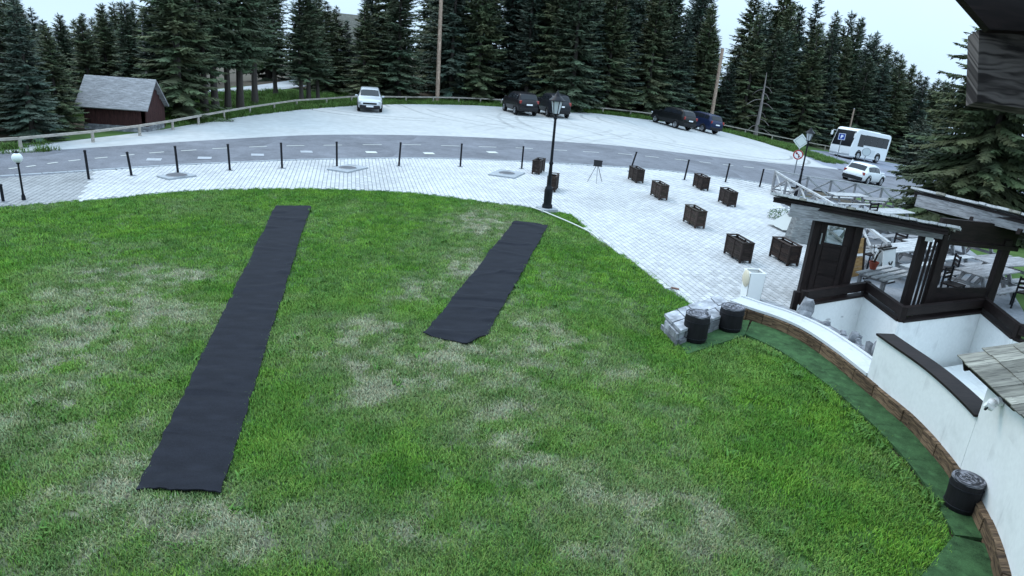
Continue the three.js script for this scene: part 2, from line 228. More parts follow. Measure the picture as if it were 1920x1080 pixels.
// ---------------------------------------------------------------- paved plaza
const plaza = structure('plaza');
const plazaEast = [[14.6, -37.9], [13.9, -34.6], [12.3, -31.5], [10.4, -26.2], [9.7, -22.5], [9.4, -20.4], [8.9, -17.6], [8.3, -15.6], [6.6, -14.6]];
const plazaPoly = [...curve(lawnTop, 80), [4.75, -14.95], [6.4, -14.1], [6.6, -14.6], ...plazaEast.slice(0, -1).reverse(), ...curve(kerbLine, 80).reverse()];
part(plaza, 'bedding', ribbon(lawnTop.map((p, i) => i < 11 ? p : p), [...kerbLine.slice(0, 11), [14.6, -37.9], [11.5, -28], [9.4, -20.4], [6.6, -14.5]], 120, 16, -.016), M.mortar);
{
  const rp = mulberry(5), a = Math.atan2(.24, .97), dx = Math.sin(a), dz = Math.cos(a), L = .30, W = .15, list = [];
  for (let i = -260; i <= 260; i++) for (let j = -150; j <= 150; j++) {
    const s = (j + (i & 1) * .5) * L, t = i * W, x = -4 + dx * s + dz * t, z = -26 + dz * s - dx * t;
    if (inside(plazaPoly, x, z)) list.push([x, z, Math.hypot(x, z)]);
  }
  const g0 = new THREE.BoxGeometry(W - .012, .03, L - .014); { const p = g0.attributes.position, uv = []; for (let i = 0; i < p.count; i++) { if (p.getY(i) > 0) { p.setX(i, p.getX(i) * .96); p.setZ(i, p.getZ(i) * .98); } uv.push(p.getX(i) + .3, p.getZ(i) + .3); } g0.setAttribute('uv', new THREE.Float32BufferAttribute(uv, 2)); g0.computeVertexNormals(); }
  const tone = (x, z) => { const k = .56 + .10 * (rp() - .5) + .16 * (fbm(x * .35 + 40, z * .35 + 60, 3) - .5) + .1 * (fbm(x * 1.6 + 40, z * 1.6 + 60, 2) - .5), drive = x < -13.2 - (z + 20.2) * -.48 && x < -12.5; const e = drive ? .62 : 1; return [k * e, k * e * 1.005, k * e * 1.01]; };
  list.sort((p, q) => p[2] - q[2]);
  const near = list.slice(0, 300), far = list.slice(300);
  const variants = [.84, .92, 1, 1.07].map(k => mat({ map: M.paverT, color: lin(.57 * k, .573 * k, .576 * k), roughness: .92 }));
  for (const [x, z] of near) { const o = part(plaza, 'paver', g0, variants[Math.floor(rp() * 4)], [x, terr(x, z) + .004 * (rp() - .5), z], [.01 * (rp() - .5), a, .01 * (rp() - .5)]); }
  const im = shade(new THREE.InstancedMesh(g0, mat({ map: M.paverT, roughness: .92 }), far.length)); im.name = 'paver_field'; im.userData.kind = 'stuff';
  const m4 = new THREE.Matrix4(), q = new THREE.Quaternion(), e = new THREE.Euler(), c = new THREE.Color();
  far.forEach(([x, z], i) => { q.setFromEuler(e.set(.012 * (rp() - .5), a, .012 * (rp() - .5) - .0)); m4.compose(V(x, terr(x, z) + .005 * (rp() - .5), z), q, V(1, 1, 1)); im.setMatrixAt(i, m4); im.setColorAt(i, c.setRGB(...tone(x, z))); });
  plaza.add(im);
}
{ // kerb stones along the road
  const kerb = structure('kerb'), k = curve(kerbLine, 64), g = rbox(.96, .14, .14, .02);
  for (let i = 0; i < 64; i++) { const a = k[i], b = k[i + 1], x = (a[0] + b[0]) / 2, z = (a[1] + b[1]) / 2, l = Math.hypot(b[0] - a[0], b[1] - a[1]); const o = part(kerb, 'kerb_stone', g, M.kerb, [x, terr(x, z) - .025 + .006 * (R0() - .5), z], [0, -Math.atan2(b[1] - a[1], b[0] - a[0]), Math.atan2(terr(b[0], b[1]) - terr(a[0], a[1]), l)]); o.scale.x = l / .98; }
}

// ---------------------------------------------------------------- lawn
const matPolys = [[[-7.6, -21.2], [-6.6, -21.55], [-3.3, -6.95], [-4.3, -6.95]], [[-.1, -21.6], [1.0, -21.5], [-.42, -12.4], [-.7, -11.8], [-1.62, -12.15]]];
const lawnPoly = [[-26, -9.5], ...curve(lawnTop, 80), [4.7, -14.6], [4.6, -14.0], [3.45, -12.7], [3.55, -12.35], [4.92, -13.45], [5.35, -12.85], [5.62, -12.1], [5.88, -10.9], [6.0, -9.7], [5.98, -8.6], [5.75, -7.3], [4.85, -6.45], [3.9, -5.6], [2, -3.6], [-26, -3]];
const DRY = [[-1.1, -21.4, .84, 1.55, .8], [-1.2, -16.6, .6, .88, .7], [-2.1, -14.5, .46, .61, .7], [-2.6, -12.3, .4, .46, .9], [-3.7, -11.7, .57, .64, .5], [-1.9, -10.5, .71, .7, .6], [-.8, -11.1, .85, .87, .55], [-2.1, -9.6, .24, .23, .9], [.5, -12.1, .93, 1, .5], [.5, -13.4, .45, .53, .5], [-.1, -9.7, .51, .46, .4], [.8, -8.1, .89, .68, .45], [-.3, -8.6, .46, .38, .4], [2.5, -7.4, .84, .59, .35], [1.3, -6.8, .78, .52, .35], [-2.1, -7.9, .35, .27, .35], [-8.4, -12.1, 1.27, 1.57, .45], [-8.5, -14, .82, 1.15, .35], [-7.2, -9.6, .91, .9, .5], [-5.4, -8.2, .89, .76, .45], [-4.9, -6.5, .86, .61, .5], [-3.4, -6.4, .69, .47, .45], [-6.3, -12.2, .56, .68, .4], [-6.8, -11.3, .7, .8, .45], [2.8, -10, .72, .65, .35], [2.2, -11.5, .6, .61, .35], [-7.2, -14.3, .26, .37, .7], [-2.4, -6.5, .71, .48, .35], [-1, -6.6, .61, .41, .3]];
function dry(x, z) { let d = 0; for (const [a, b, rx, rz, s] of DRY) { const q = ((x - a) / (rx * 1.5)) ** 2 + ((z - b) / (rz * 1.5)) ** 2; if (q < 4) d += s * 1.35 * Math.exp(-q * 1.1); }
  const n = fbm(x * 1.1 + 90, z * 1.1 + 130, 4), n2 = fbm(x * 4 + 50, z * 4 + 70, 3, 256, N2); return clamp((clamp(d) * .92 + .3 * sstep(.45, .75, n) - .05) * (.25 + 1.3 * sstep(.2, .85, n2))); }
{
  const lawn = structure('lawn'), s = new THREE.Shape(lawnPoly.map(p => new THREE.Vector2(p[0], -p[1]))), g = new THREE.ShapeGeometry(s); g.rotateX(-Math.PI / 2);
  const p = g.attributes.position, uv = []; for (let i = 0; i < p.count; i++) uv.push((p.getX(i) + 27) / 36, (p.getZ(i) + 27) / 27); g.setAttribute('uv', new THREE.Float32BufferAttribute(uv, 2)); g.translate(0, -.012, 0);
  const soilT = tex(1024, 1024, (u, v) => { const x = u * 36 - 27, z = v * 27 - 27, d = dry(x, z), f = fbm(u * 200, v * 160, 3, 256, N2); return mix3(mul3([.04, .09, .02], .6 + .8 * f), mul3([.20, .20, .14], .25 + 1.3 * f), clamp(d * 1.05)); });
  part(lawn, 'turf_soil', g, mat({ map: soilT, roughness: 1 }));
  // grass: tufts of bent blades
  const rg = mulberry(9), m4 = new THREE.Matrix4(), q = new THREE.Quaternion(), c = new THREE.Color(), e = new THREE.Euler();
  function tuftGeo(n, rad, h0, h1, w0) { const pos = [], col = [], idx = [];
    for (let i = 0; i < n; i++) { const a = rg() * 6.283, r = Math.sqrt(rg()) * rad, x = Math.cos(a) * r, z = Math.sin(a) * r, b = rg() * 6.283, h = rr(h0, h1, rg), lean = h * rr(.25, 1.0, rg), w = w0 * rr(.7, 1.3, rg), px = -Math.sin(b) * w, pz = Math.cos(b) * w, k = rr(.6, 1.35, rg), o = pos.length / 3, yl = rr(.8, 1.25, rg);
      pos.push(x - px, 0, z - pz, x + px, 0, z + pz, x + Math.cos(b) * lean * .4 + px * .8, h * .7, z + Math.sin(b) * lean * .4 + pz * .8, x + Math.cos(b) * lean * .4 - px * .8, h * .7, z + Math.sin(b) * lean * .4 - pz * .8, x + Math.cos(b) * lean, h, z + Math.sin(b) * lean);
      for (let t = 0; t < 5; t++) col.push(k * yl, k, k * .9); idx.push(o, o + 1, o + 2, o, o + 2, o + 3, o + 3, o + 2, o + 4); }
    return geom(pos, idx, null, col); }
  const cells = [[], [], []], st = .17;
  for (let x = -22; x < 6.2; x += st) for (let z = -25; z < -3.4; z += st) { const X = x + (rg() - .5) * st, Z = z + (rg() - .5) * st; if (Math.abs(X) > -Z * .86 + 1.6) continue; if (inside(lawnPoly, X, Z) && !matPolys.some(p => inside(p, X, Z)) && Math.hypot(X - .99, Z + 23.66) > .3) cells[Math.floor(rg() * 3)].push([X, Z]); }
  for (let i = 0; i < 9000; i++) { const X = rr(-11, 6, rg), Z = rr(-14, -4, rg); if (Math.abs(X) < -Z * .86 + 1.6 && inside(lawnPoly, X, Z) && !matPolys.some(p => inside(p, X, Z))) cells[i % 3].push([X, Z]); }
  const gm = mat({ vertexColors: true, roughness: .75, side: THREE.DoubleSide });
  cells.forEach((list, k) => { const im = shade(new THREE.InstancedMesh(tuftGeo(64, .15, .022, .066, .0052), gm, list.length)); im.name = 'grass'; im.userData.kind = 'stuff';
    list.forEach(([x, z], i) => { const d = dry(x, z), n = fbm(x * .5 + 20, z * .5 + 31, 3), n2 = fbm(x * 2.2 + 20, z * 2.2 + 31, 3, 256, N2), dd = clamp(d * 1.05 + (rg() - .5) * .22);
      let g = mix3([.07, .20, .025], [.175, .355, .042], clamp(n2 * 1.5 - .3)); g = mix3(g, [.16, .265, .08], clamp((n - .4) * 1.6)); g = mix3(g, mix3([.27, .29, .19], [.40, .40, .31], sstep(.55, .95, dd)), dd * .82); const j = rr(.76, 1.24, rg);
      const sc = rr(.75, 1.2, rg) * lerp(1, .78, dd); q.setFromEuler(e.set(0, rg() * 6.283, 0)); m4.compose(V(x, -.012, z), q, V(1, sc, 1)); im.setMatrixAt(i, m4); im.setColorAt(i, c.setRGB(g[0] * j, g[1] * j, g[2] * j)); });
    lawn.add(im); });
  { // taller weeds along the carpet edge and scattered in the grass
    const wl = []; for (let i = 0; i < 46; i++) { const t = rg(); wl.push([lerp(5.3, 5.95, Math.sin(t * 2)) - rr(.02, .22, rg), lerp(-12.6, -7.4, t)]); } for (let i = 0; i < 160; i++) { const X = rr(-11, 5, rg), Z = rr(-24, -5, rg); if (inside(lawnPoly, X, Z) && !matPolys.some(p => inside(p, X, Z))) wl.push([X, Z]); }
    const im = shade(new THREE.InstancedMesh(tuftGeo(14, .07, .06, .17, .011), gm, wl.length)); im.name = 'weeds'; im.userData.kind = 'stuff'; wl.forEach(([x, z], i) => { q.setFromEuler(e.set(0, rg() * 6.283, 0)); m4.compose(V(x, -.012, z), q, V(1.1, rr(.45, .9, rg), 1.1)); im.setMatrixAt(i, m4); const k = rr(.7, 1.2, rg); im.setColorAt(i, c.setRGB(.10 * k, .23 * k, .05 * k)); }); lawn.add(im); }
  // rough longer grass on the verge below the fence and under the spruces
  const edge = curve(lotFar.slice(3), 240), rail = curve([[-21.0, -25.2], [-19.39, -27.16], [-17.9, -32.46], [-17.6, -37.5], [-17.3, -43.57], [-16.3, -49.95], [-14.9, -53.4], [-13.2, -57.2], [-10.14, -60.4], [-6.06, -63.9], [-2.32, -65.4], [3.9, -65.3], [7.07, -66.4], [10.02, -68.9], [12.82, -71.6], [20, -76.2], [24.4, -74.5], [27.2, -68.5], [28.6, -63]], 240), vl = [];
  for (let i = 0; i < 3400; i++) { const k = Math.floor(rg() * 240), t = rr(-.02, 1.7, rg); vl.push([lerp(edge[k][0], rail[k][0], t), lerp(edge[k][1], rail[k][1], t)]); }
  for (let i = 0; i < 1500; i++) vl.push([rr(-26, -14, rg), rr(-62, -37, rg)]);
  const lotArea = [...roadFar.slice(0, 14), ...[...lotFar].reverse()], vok = vl.filter(([x, z]) => !inside(lotArea, x, z) && x > -27 && !inside([[-60, -44], [-36, -47.5], [-26, -51], [-22, -61], [-21, -78], [-25, -78], [-25.6, -63], [-29, -55.5], [-60, -49]], x, z));
  const verge = structure('verge'); const im = shade(new THREE.InstancedMesh(tuftGeo(34, .3, .12, .34, .012), gm, vok.length)); im.name = 'verge_grass'; im.userData.kind = 'stuff'; verge.add(im);
  vok.forEach(([x, z], i) => { q.setFromEuler(e.set(0, rg() * 6.283, 0)); const k = rr(.6, 1.2, rg); m4.compose(V(x, terr(x, z) - .06, z), q, V(1, rr(.6, 1.2, rg), 1)); im.setMatrixAt(i, m4); im.setColorAt(i, c.setRGB(.09 * k, .165 * k, .04 * k)); });
}
// ---------------------------------------------------------------- things on the lawn
matPolys.forEach((poly, k) => {
  const [a, b] = k ? [[[-.1, -21.6], [-1.62, -12.15]], [[1.0, -21.5], [-.42, -12.35]]] : [[[-7.6, -21.2], [-4.3, -6.95]], [[-6.6, -21.55], [-3.3, -6.95]]];
  const n = 220, m = 14, rows = [], top = []; const pos = [], uv = [], idx = [];
  for (let s = 0; s < 2; s++) for (let i = 0; i <= n; i++) for (let j = 0; j <= m; j++) {
    const t = i / n, w = j / m; let x = lerp(lerp(a[0][0], a[1][0], t), lerp(b[0][0], b[1][0], t), w), z = lerp(lerp(a[0][1], a[1][1], t), lerp(b[0][1], b[1][1], t), w);
    if (k && t > .9) z += (w < .7 ? lerp(0, .42, w / .7) : lerp(.42, .02, (w - .7) / .3)) * (t - .9) * 10;
    x += .06 * (fbm(t * 8 + 3 + k * 9, w * 1.2 + 2, 2) - .5) + (j === 0 || j === m ? .05 * (fbm(t * 60 + 7, j + k * 3, 3, 256, N2) - .5) : 0); z += (i === 0 || i === n ? .09 : 0) * (fbm(w * 7 + k * 5, t * 3, 2) - .5);
    const y = .034 + .028 * fbm(x * 2.4 + 30, z * 2.4 + 40, 3) + .03 * sstep(.62, .72, fbm(x * .8 + 70, z * 3 + 10, 2)) + .02 * Math.max(0, 1 - Math.abs(t - (k ? .36 + .05 * w : .53 - .03 * w)) * 70) + .018 * Math.max(0, 1 - Math.abs(t - (k ? .62 - .1 * w : .27 + .05 * w)) * 80) - (j === 0 || j === m || i === 0 || i === n ? .012 : 0);
    pos.push(x, s ? y - .014 : y, z); uv.push(w * 1.05, t * (k ? 9.6 : 15)); }
  const W = m + 1, S = (n + 1) * W; for (let i = 0; i < n; i++) for (let j = 0; j < m; j++) { const p = i * W + j, q = p + W; idx.push(p, q, p + 1, p + 1, q, q + 1, p + S, p + 1 + S, q + S, p + 1 + S, q + 1 + S, q + S); }
  const side = (p, q) => idx.push(p, p + S, q, q, p + S, q + S); for (let i = 0; i < n; i++) { side(i * W + W, i * W); side(i * W + m, i * W + m + W); } for (let j = 0; j < m; j++) { side(j, j + 1); side(n * W + j + 1, n * W + j); }
  single('ground_mat', k ? 'short black mat on the lawn with a torn slanting near end' : 'long narrow black mat stretching across the left of the lawn', 'mat', geom(pos, idx, uv), M.felt);
});
single('cord', 'thin white cord lying across the grass near the lamp post', 'cord', tube([[.45, .05, -23.8], [.8, .06, -23.35], [1.24, .055, -22.72], [1.6, .06, -22.15], [1.89, .05, -21.71], [2.34, .045, -20.85], [2.5, .03, -20.3]], .022, 40), mat({ color: lin(.62, .63, .6) }));
single('stake', 'small reddish wooden peg at the lawn edge beside the plaza', 'peg', beam([3.9, .04, -16.18], [4.08, .03, -16.12], .05, .03), mat({ color: lin(.2, .11, .085) }));

// ---------------------------------------------------------------- lamps
function streetLamp(label, pos, s = 1) {
  const t = thing('street_lamp', label, 'street lamp', pos, .4, 'black lantern street lamps'); t.scale.setScalar(s);
  part(t, 'concrete_foot', rbox(.6, .12, .6, .03).translate(0, .05, 0), M.kerb);
  part(t, 'base', lathe([[.19, .1], [.19, .2], [.15, .24], [.155, .7], [.13, .76], [.14, .8], [.085, .86], [.08, .95]], 8), M.blackMetal);
  part(t, 'pole', lathe([[.075, .9], [.055, 1.6], [.075, 1.62], [.075, 1.68], [.05, 1.7], [.042, 3.1], [.06, 3.12], [.06, 3.18], [.035, 3.24]], 12), M.blackMetal);
  const l = part(t, 'lantern_frame', [lathe([[.03, 3.2], [.11, 3.26], [.12, 3.3]], 6), ...[0, 1, 2, 3, 4, 5].map(i => { const a = i * Math.PI / 3; return beam([Math.sin(a) * .115, 3.28, Math.cos(a) * .115], [Math.sin(a) * .2, 3.72, Math.cos(a) * .2], .02, .02).toNonIndexed(); })].map(g => { const q = g.index ? g.toNonIndexed() : g; q.deleteAttribute('uv'); return q; }), M.blackMetal);
  for (let i = 0; i < 6; i++) { const a = i * Math.PI / 3, b = a + Math.PI / 3, p = (r, y, q) => [Math.sin(q) * r, y, Math.cos(q) * r], A = p(.108, 3.29, a), B = p(.108, 3.29, b), C = p(.19, 3.7, b), D = p(.19, 3.7, a); part(l, 'glass_pane', geom([...A, ...B, ...C, ...D], [0, 1, 2, 0, 2, 3], [0, 0, 1, 0, 1, 1, 0, 1]), new THREE.MeshPhysicalMaterial({ color: lin(.72, .76, .78), roughness: .5, transmission: .45, thickness: 0, side: THREE.DoubleSide })); }
  part(t, 'roof', lathe([[.27, 3.7], [.275, 3.73], [.16, 3.83], [.1, 3.87], [.09, 3.92], [.05, 3.93], [.045, 3.98], [.015, 4.0], [.02, 4.04], [0, 4.06]], 6), M.blackMetal);
  return t;
}
streetLamp('black lantern street lamp at the tip of the lawn by the planters', [.99, 0, -23.66]);
streetLamp('black lantern street lamp behind the terrace railing near the road signs', [13.7, -.76, -34.3], .85);
{
  const t = thing('globe_lamp', 'black post lamp with a white globe beyond the left lawn edge', 'lamp', [-14.4, 0, -19.55]);
  part(t, 'pole', lathe([[.06, -.05], [.055, .12], [.03, .2], [.026, 1.05], [.05, 1.08], [.05, 1.12]], 10), M.blackMetal);
  part(t, 'globe', new THREE.SphereGeometry(.14, 20, 14).translate(0, 1.24, 0), mat({ color: lin(.72, .75, .76), roughness: .35 }));
  part(t, 'cap', lathe([[.05, 1.36], [.05, 1.4], [.025, 1.44], [0, 1.46]], 10), M.blackMetal);
}

// ---------------------------------------------------------------- bollards
const ORD = ['first', 'second', 'third', 'fourth', 'fifth', 'sixth', 'seventh', 'eighth', 'ninth', 'tenth', 'eleventh', 'twelfth', 'thirteenth', 'fourteenth', 'fifteenth'];
[[-14.75, -19.2, .48, 0], [-14.46, -22.80, .95, .02], [-13.61, -23.88, .8, .09], [-12.48, -24.92, .95, .03], [-11.08, -26.13, .97, .02], [-9.50, -27.36, .98, .01], [-7.65, -28.63, 1, 0], [-5.30, -29.90, 1, -.06], [-2.74, -30.98, 1, -.02], [0, -31.71, 1, -.01], [5.2, -33.4, .95, -.2], [7.75, -33.00, .95, -.08], [10.24, -34.83, .92, -.05], [12.22, -35.53, .9, -.04]].forEach(([x, z, h, tilt], i) => {
  const t = thing('bollard', i === 0 ? 'short black post beside the white globe lamp' : i === 10 ? 'leaning black kerb post behind the planters by the easel' : `slim black steel kerb post, ${ORD[i - 1]} from the left along the road`, 'bollard', [x, terr(x, z), z], 0, 'posts along the road'); t.rotation.z = tilt;
  part(t, 'post', cyl(.042, .04, h, 10), M.blackMetal); part(t, 'cap', lathe([[.048, h - .01], [.05, h + .02], [.03, h + .045], [0, h + .05]], 10), M.blackMetal); part(t, 'base_plate', rbox(.24, .03, .2, .006).translate(0, .012, 0), M.greyMetal);
});
// concrete pads with manhole covers
for (const [x, z, w, d, a, label] of [[-7.1, -28.25, 1.0, 1.5, -.35, 'pale concrete slab with a round manhole beside the middle kerb posts'], [-.62, -29.95, 1.2, 1.5, -.3, 'pale concrete slab with a round manhole left of the lamp post'], [-12.2, -24.25, .7, 1.1, -.5, 'pale concrete slab with a manhole at the left end of the plaza']]) {
  const t = thing('manhole_slab', label, 'manhole', [x, .015, z], a, 'manhole slabs in the paving'); part(t, 'slab', rbox(w, .08, d, .015).translate(0, .02, 0), M.kerb);
  part(t, 'cover', cyl(.32, .31, .02, 24, .06), mat({ color: lin(.11, .11, .12), roughness: .6, metalness: .3 })); part(t, 'ring', new THREE.TorusGeometry(.34, .018, 6, 28).rotateX(Math.PI / 2).translate(0, .064, 0), M.greyMetal);
}

// ---------------------------------------------------------------- planters
function planter(MA, MB) {
  const t = new THREE.Group(), L = 1.0, W = .37, H = .59, P = .06;
  for (const sx of [-1, 1]) for (const sz of [-1, 0, 1]) part(t, 'post', rbox(P, sz ? H - .02 : H - .06, P, .008, sx + sz * 2).translate(sx * (W / 2 - P / 2), H / 2, sz * (L / 2 - P / 2)), MA);
  for (const sx of [-1, 1]) for (const sz of [-1, 1]) for (let k = 0; k < 4; k++) part(t, 'board', rbox(.025, .112, L / 2 - P * 1.4, .004, k * 3 + sx + sz).translate(sx * (W / 2 - .03), .075 + k * .119 + .06, sz * (L / 4 - .01)), k % 2 ? MA : MB);
  for (const sz of [-1, 1]) for (let k = 0; k < 4; k++) part(t, 'board', rbox(W - P * 2, .112, .025, .004, k * 5 + sz).translate(0, .075 + k * .119 + .06, sz * (L / 2 - .03)), k % 2 ? MB : MA);
  for (const sx of [-1, 1]) part(t, 'rim', rbox(.075, .03, L + .02, .006, sx).translate(sx * (W / 2 - .03), H + .005, 0), MB);
  for (const sz of [-1, 1]) part(t, 'rim', rbox(W - .09, .03, .075, .006, sz * 3).translate(0, H + .005, sz * (L / 2 - .03)), MB);
  part(t, 'soil', box(W - .1, .06, L - .1).translate(0, H - .2, 0), M.soil);
  return t;
}
const planters = [planter(M.planter, M.planter2), planter(wm(TW.planter, { color: lin(1.5, 1.45, 1.4) }), wm(TW.planter, { color: lin(1.15, 1.25, 1.1) })), planter(wm(TW.planter, { color: lin(.75, .72, .72) }), wm(TW.planter, { color: lin(1.1, 1, .95) }))];
[[.75, -31.0, -.35, 'dark wooden planter box beside the kerb, left of the street lamp top'], [1.28, -27.35, -.25, 'dark wooden planter box right behind the street lamp foot'], [5.1, -30.85, .12, 'dark wooden planter box nearest to the black easel'], [5.55, -27.5, .08, 'dark wooden planter box second from the road in the left row'], [8.05, -31.0, .05, 'dark wooden planter box nearest to the road in the right row'], [8.35, -27.7, .02, 'dark wooden planter box in the right row in front of the terrace corner'], [6.0, -23.2, .1, 'dark wooden planter box standing alone in the middle of the plaza'], [6.42, -19.4, .1, 'weathered dark wooden planter box just above the white bin'], [7.8, -19.5, .1, 'dark wooden planter box beside the pavilion door']].forEach(([x, z, a, label], i) => {
  const t = planters[[0, 2, 0, 1, 2, 0, 1, 0, 2][i]].clone(); t.name = numbered('planter'); t.userData = { label, category: 'planter', group: 'wooden planters on the plaza' }; t.position.set(x, terr(x, z) + .014, z); t.rotation.y = a + .1; scene.add(t); });
// easel
{
  const x = 3.2, z = -29.9, t = thing('easel', 'small black board on a thin tripod easel near the kerb', 'easel', [x, .015, z], -.2);
  for (const p of [[-.3, 0, .15], [.12, 0, .4], [.28, 0, -.25]]) part(t, 'leg', beam(p, [.03 + p[0] * .1, .72, p[2] * .1], .025, .025), M.greyWood);
  part(t, 'board', rbox(.36, .24, .02, .005).rotateX(-.3).translate(.05, .8, .03), M.blackPlastic); part(t, 'frame', [rbox(.4, .025, .03, .004).rotateX(-.3).translate(.05, .69, .07), rbox(.4, .025, .03, .004).rotateX(-.3).translate(.05, .92, 0)], M.brownWood);
}
// white bin
{
  const t = thing('waste_bin', 'tall white open-topped bin with a cream bag near the low wall', 'bin', [5.74, .015, -15.85], .12);
  const a = .165, b = .185, H = .7, side = (x0, z0, x1, z1) => { const n = V(z1 - z0, 0, -(x1 - x0)).normalize().multiplyScalar(.015); const q = [[x0 * a, 0, z0 * a], [x1 * a, 0, z1 * a], [x1 * b, H, z1 * b], [x0 * b, H, z0 * b]]; return geom([...q.flat(), ...q.map(p => [p[0] - n.x, p[1], p[2] - n.z]).flat()], [0, 1, 2, 0, 2, 3, 4, 6, 5, 4, 7, 6, 3, 2, 6, 3, 6, 7]); };
  for (const [p, q] of [[[-1, 1], [1, 1]], [[1, 1], [1, -1]], [[1, -1], [-1, -1]], [[-1, -1], [-1, 1]]]) part(t, 'side_panel', side(...p, ...q), M.white);
  part(t, 'liner', prism([[-.15, -.15], [.15, -.15], [.15, .15], [-.15, .15]], .4, .5), mat({ color: lin(.08, .07, .06) }));
  for (const s of [-1, 1]) { part(t, 'rim', rbox(.4, .035, .035, .008).translate(0, H, s * .18), M.white); part(t, 'rim', rbox(.035, .035, .33, .008).translate(s * .18, H, 0), M.white); }
  const bag = new THREE.SphereGeometry(.16, 14, 10); { const p = bag.attributes.position; for (let i = 0; i < p.count; i++) { const k = 1 + .35 * (fbm(p.getX(i) * 9 + 30, p.getY(i) * 9 + p.getZ(i) * 7 + 30, 3) - .5); p.setXYZ(i, p.getX(i) * .45 * k, p.getY(i) * 1.25 * k, p.getZ(i) * .95 * k); } bag.computeVertexNormals(); }
  part(t, 'bag', bag.translate(-.2, .54, .03), mat({ color: lin(.62, .55, .42), roughness: .6 }));
}
// charcoal barrels
{
  const lid = lathe([[0, .605], [.06, .615], [.1, .6], [.16, .612], [.2, .6], [.232, .612], [.245, .6], [.245, .57]], 26), bt = tex(256, 128, (u, v) => { const g = fbm(u * 60, v * 3, 3, 64), b = fbm(u * 10, v * 6, 3, 16, N2); return mul3([.010, .0095, .011], .55 + .7 * g + .4 * b); });
  const lt = tex(256, 256, (u, v) => { const g = fbm(u * 12, v * 30, 4, 32), b = fbm(u * 16 + 4, v * 16, 4, 16, N2); return mix3([.02, .02, .024], [.25, .25, .28], sstep(.42, .66, b * .6 + g * .4)); });
  [[3.75, -12.98, .58, 'black barrel with a weathered grey lid at the stone step end'], [4.66, -13.72, .52, 'black barrel with a grey lid where stone steps meet the curved wall'], [6.17, -7.9, .46, 'black barrel with a domed lid against the tall white house wall']].forEach(([x, z, h, label], i) => {
    const t = thing('barrel', label, 'barrel', [x, .025, z], i * 1.3, 'black barrels along the wall'); if (i > 1) t.scale.set(.8, 1, .8); const body = lathe([[.2, 0], [.235, .02], [.245, .12], [.242, .3], [.25, .45], [.238, .57], [.2, .59]], 28); body.scale(1, h / .6, 1);
    part(t, 'body', body, mat({ map: bt, roughness: .7 })); for (const y of [.1, .46]) part(t, 'hoop', new THREE.TorusGeometry(.248, .008, 6, 30).rotateX(Math.PI / 2).translate(0, y * h / .6, 0), M.blackMetal);
    part(t, 'lid', lid.clone().translate(0, h - .6, 0), mat({ map: lt, roughness: .7 })); });
}

// ---------------------------------------------------------------- stone steps, curved wall, house corner
function rock(sx, sy, sz, seed) { const g = new THREE.IcosahedronGeometry(1, 1), p = g.attributes.position; const o = seed * 7.3; for (let i = 0; i < p.count; i++) { const x = p.getX(i), y = p.getY(i), z = p.getZ(i), k = .55 + .95 * fbm(x * 1.3 + o + 50, y * 1.3 + z * 1.9 + o + 50, 2); const f = (v) => Math.sign(v) * Math.pow(Math.abs(v), .8); p.setXYZ(i, f(x) * k * sx, f(y) * k * sy, f(z) * k * sz); } g.computeVertexNormals(); const uv = []; for (let i = 0; i < p.count; i++) uv.push(p.getX(i) + p.getZ(i), p.getY(i) + p.getZ(i) * .5); g.setAttribute('uv', new THREE.Float32BufferAttribute(uv, 2)); return g; }
{
  const t = thing('stone_step', 'pale stone-clad block step at the start of the curved wall', 'step', [0, 0, 0]);
  const A = [3.2, -13.5], B = [4.75, -15.02], C = [4.86, -14.12], D = [3.36, -12.68], P = (u, v) => [lerp(lerp(A[0], B[0], u), lerp(D[0], C[0], u), v), lerp(lerp(A[1], B[1], u), lerp(D[1], C[1], u), v)];
  part(t, 'core', prism([P(.02, .05), P(.98, .05), P(.98, .95), P(.02, .95)], -.05, .27), M.mortar);
  const cuts = [0, .22, .4, .62, .82, 1], cut2 = [0, .3, .55, .74, 1];
  for (let i = 0; i < 5; i++) part(t, 'slab', prism([P(cuts[i] + .008, -.02), P(cuts[i + 1] - .008, -.02), P(cuts[i + 1] - .008, .52), P(cuts[i] + .008, .5 + .05 * (i % 2))], .272, .33 + .012 * (i % 3)), M.stone[i % 2 ? 2 : 2]);
  for (let i = 0; i < 4; i++) part(t, 'slab', prism([P(cut2[i] + .008, .56), P(cut2[i + 1] - .008, .56), P(cut2[i + 1] - .008, 1.03), P(cut2[i] + .008, 1.03)], .272, .328 + .014 * (i % 2)), M.stone[i === 1 ? 0 : 2]);
  const faceStone = (p, q, n, nx, nz) => { for (let i = 0; i < n; i++) for (let k = 0; k < 2; k++) { const a = (i + (k ? .5 : 0)) / n + .012, b = Math.min(1, (i + 1 + (k ? .5 : 0)) / n) - .012; if (a > .98) continue; const x0 = lerp(p[0], q[0], a), z0 = lerp(p[1], q[1], a), x1 = lerp(p[0], q[0], b), z1 = lerp(p[1], q[1], b), d = .035 + .03 * R0(); part(t, 'face_stone', prism([[x0, z0], [x1, z1], [x1 + nx * d, z1 + nz * d], [x0 + nx * d, z0 + nz * d]], k * .14 - .02, k * .14 + .112), M.stone[Math.floor(R0() * 3)]); } };
  faceStone(P(0, .97), P(1, .97), 5, .69, .72); faceStone(P(.0, 0), P(.0, 1), 3, -.74, .3);
}
const ow = (pts, y0, y1, d0, d1) => prism([...offsetCurve(pts, d0), ...offsetCurve(pts, d1).reverse()], y0, y1);
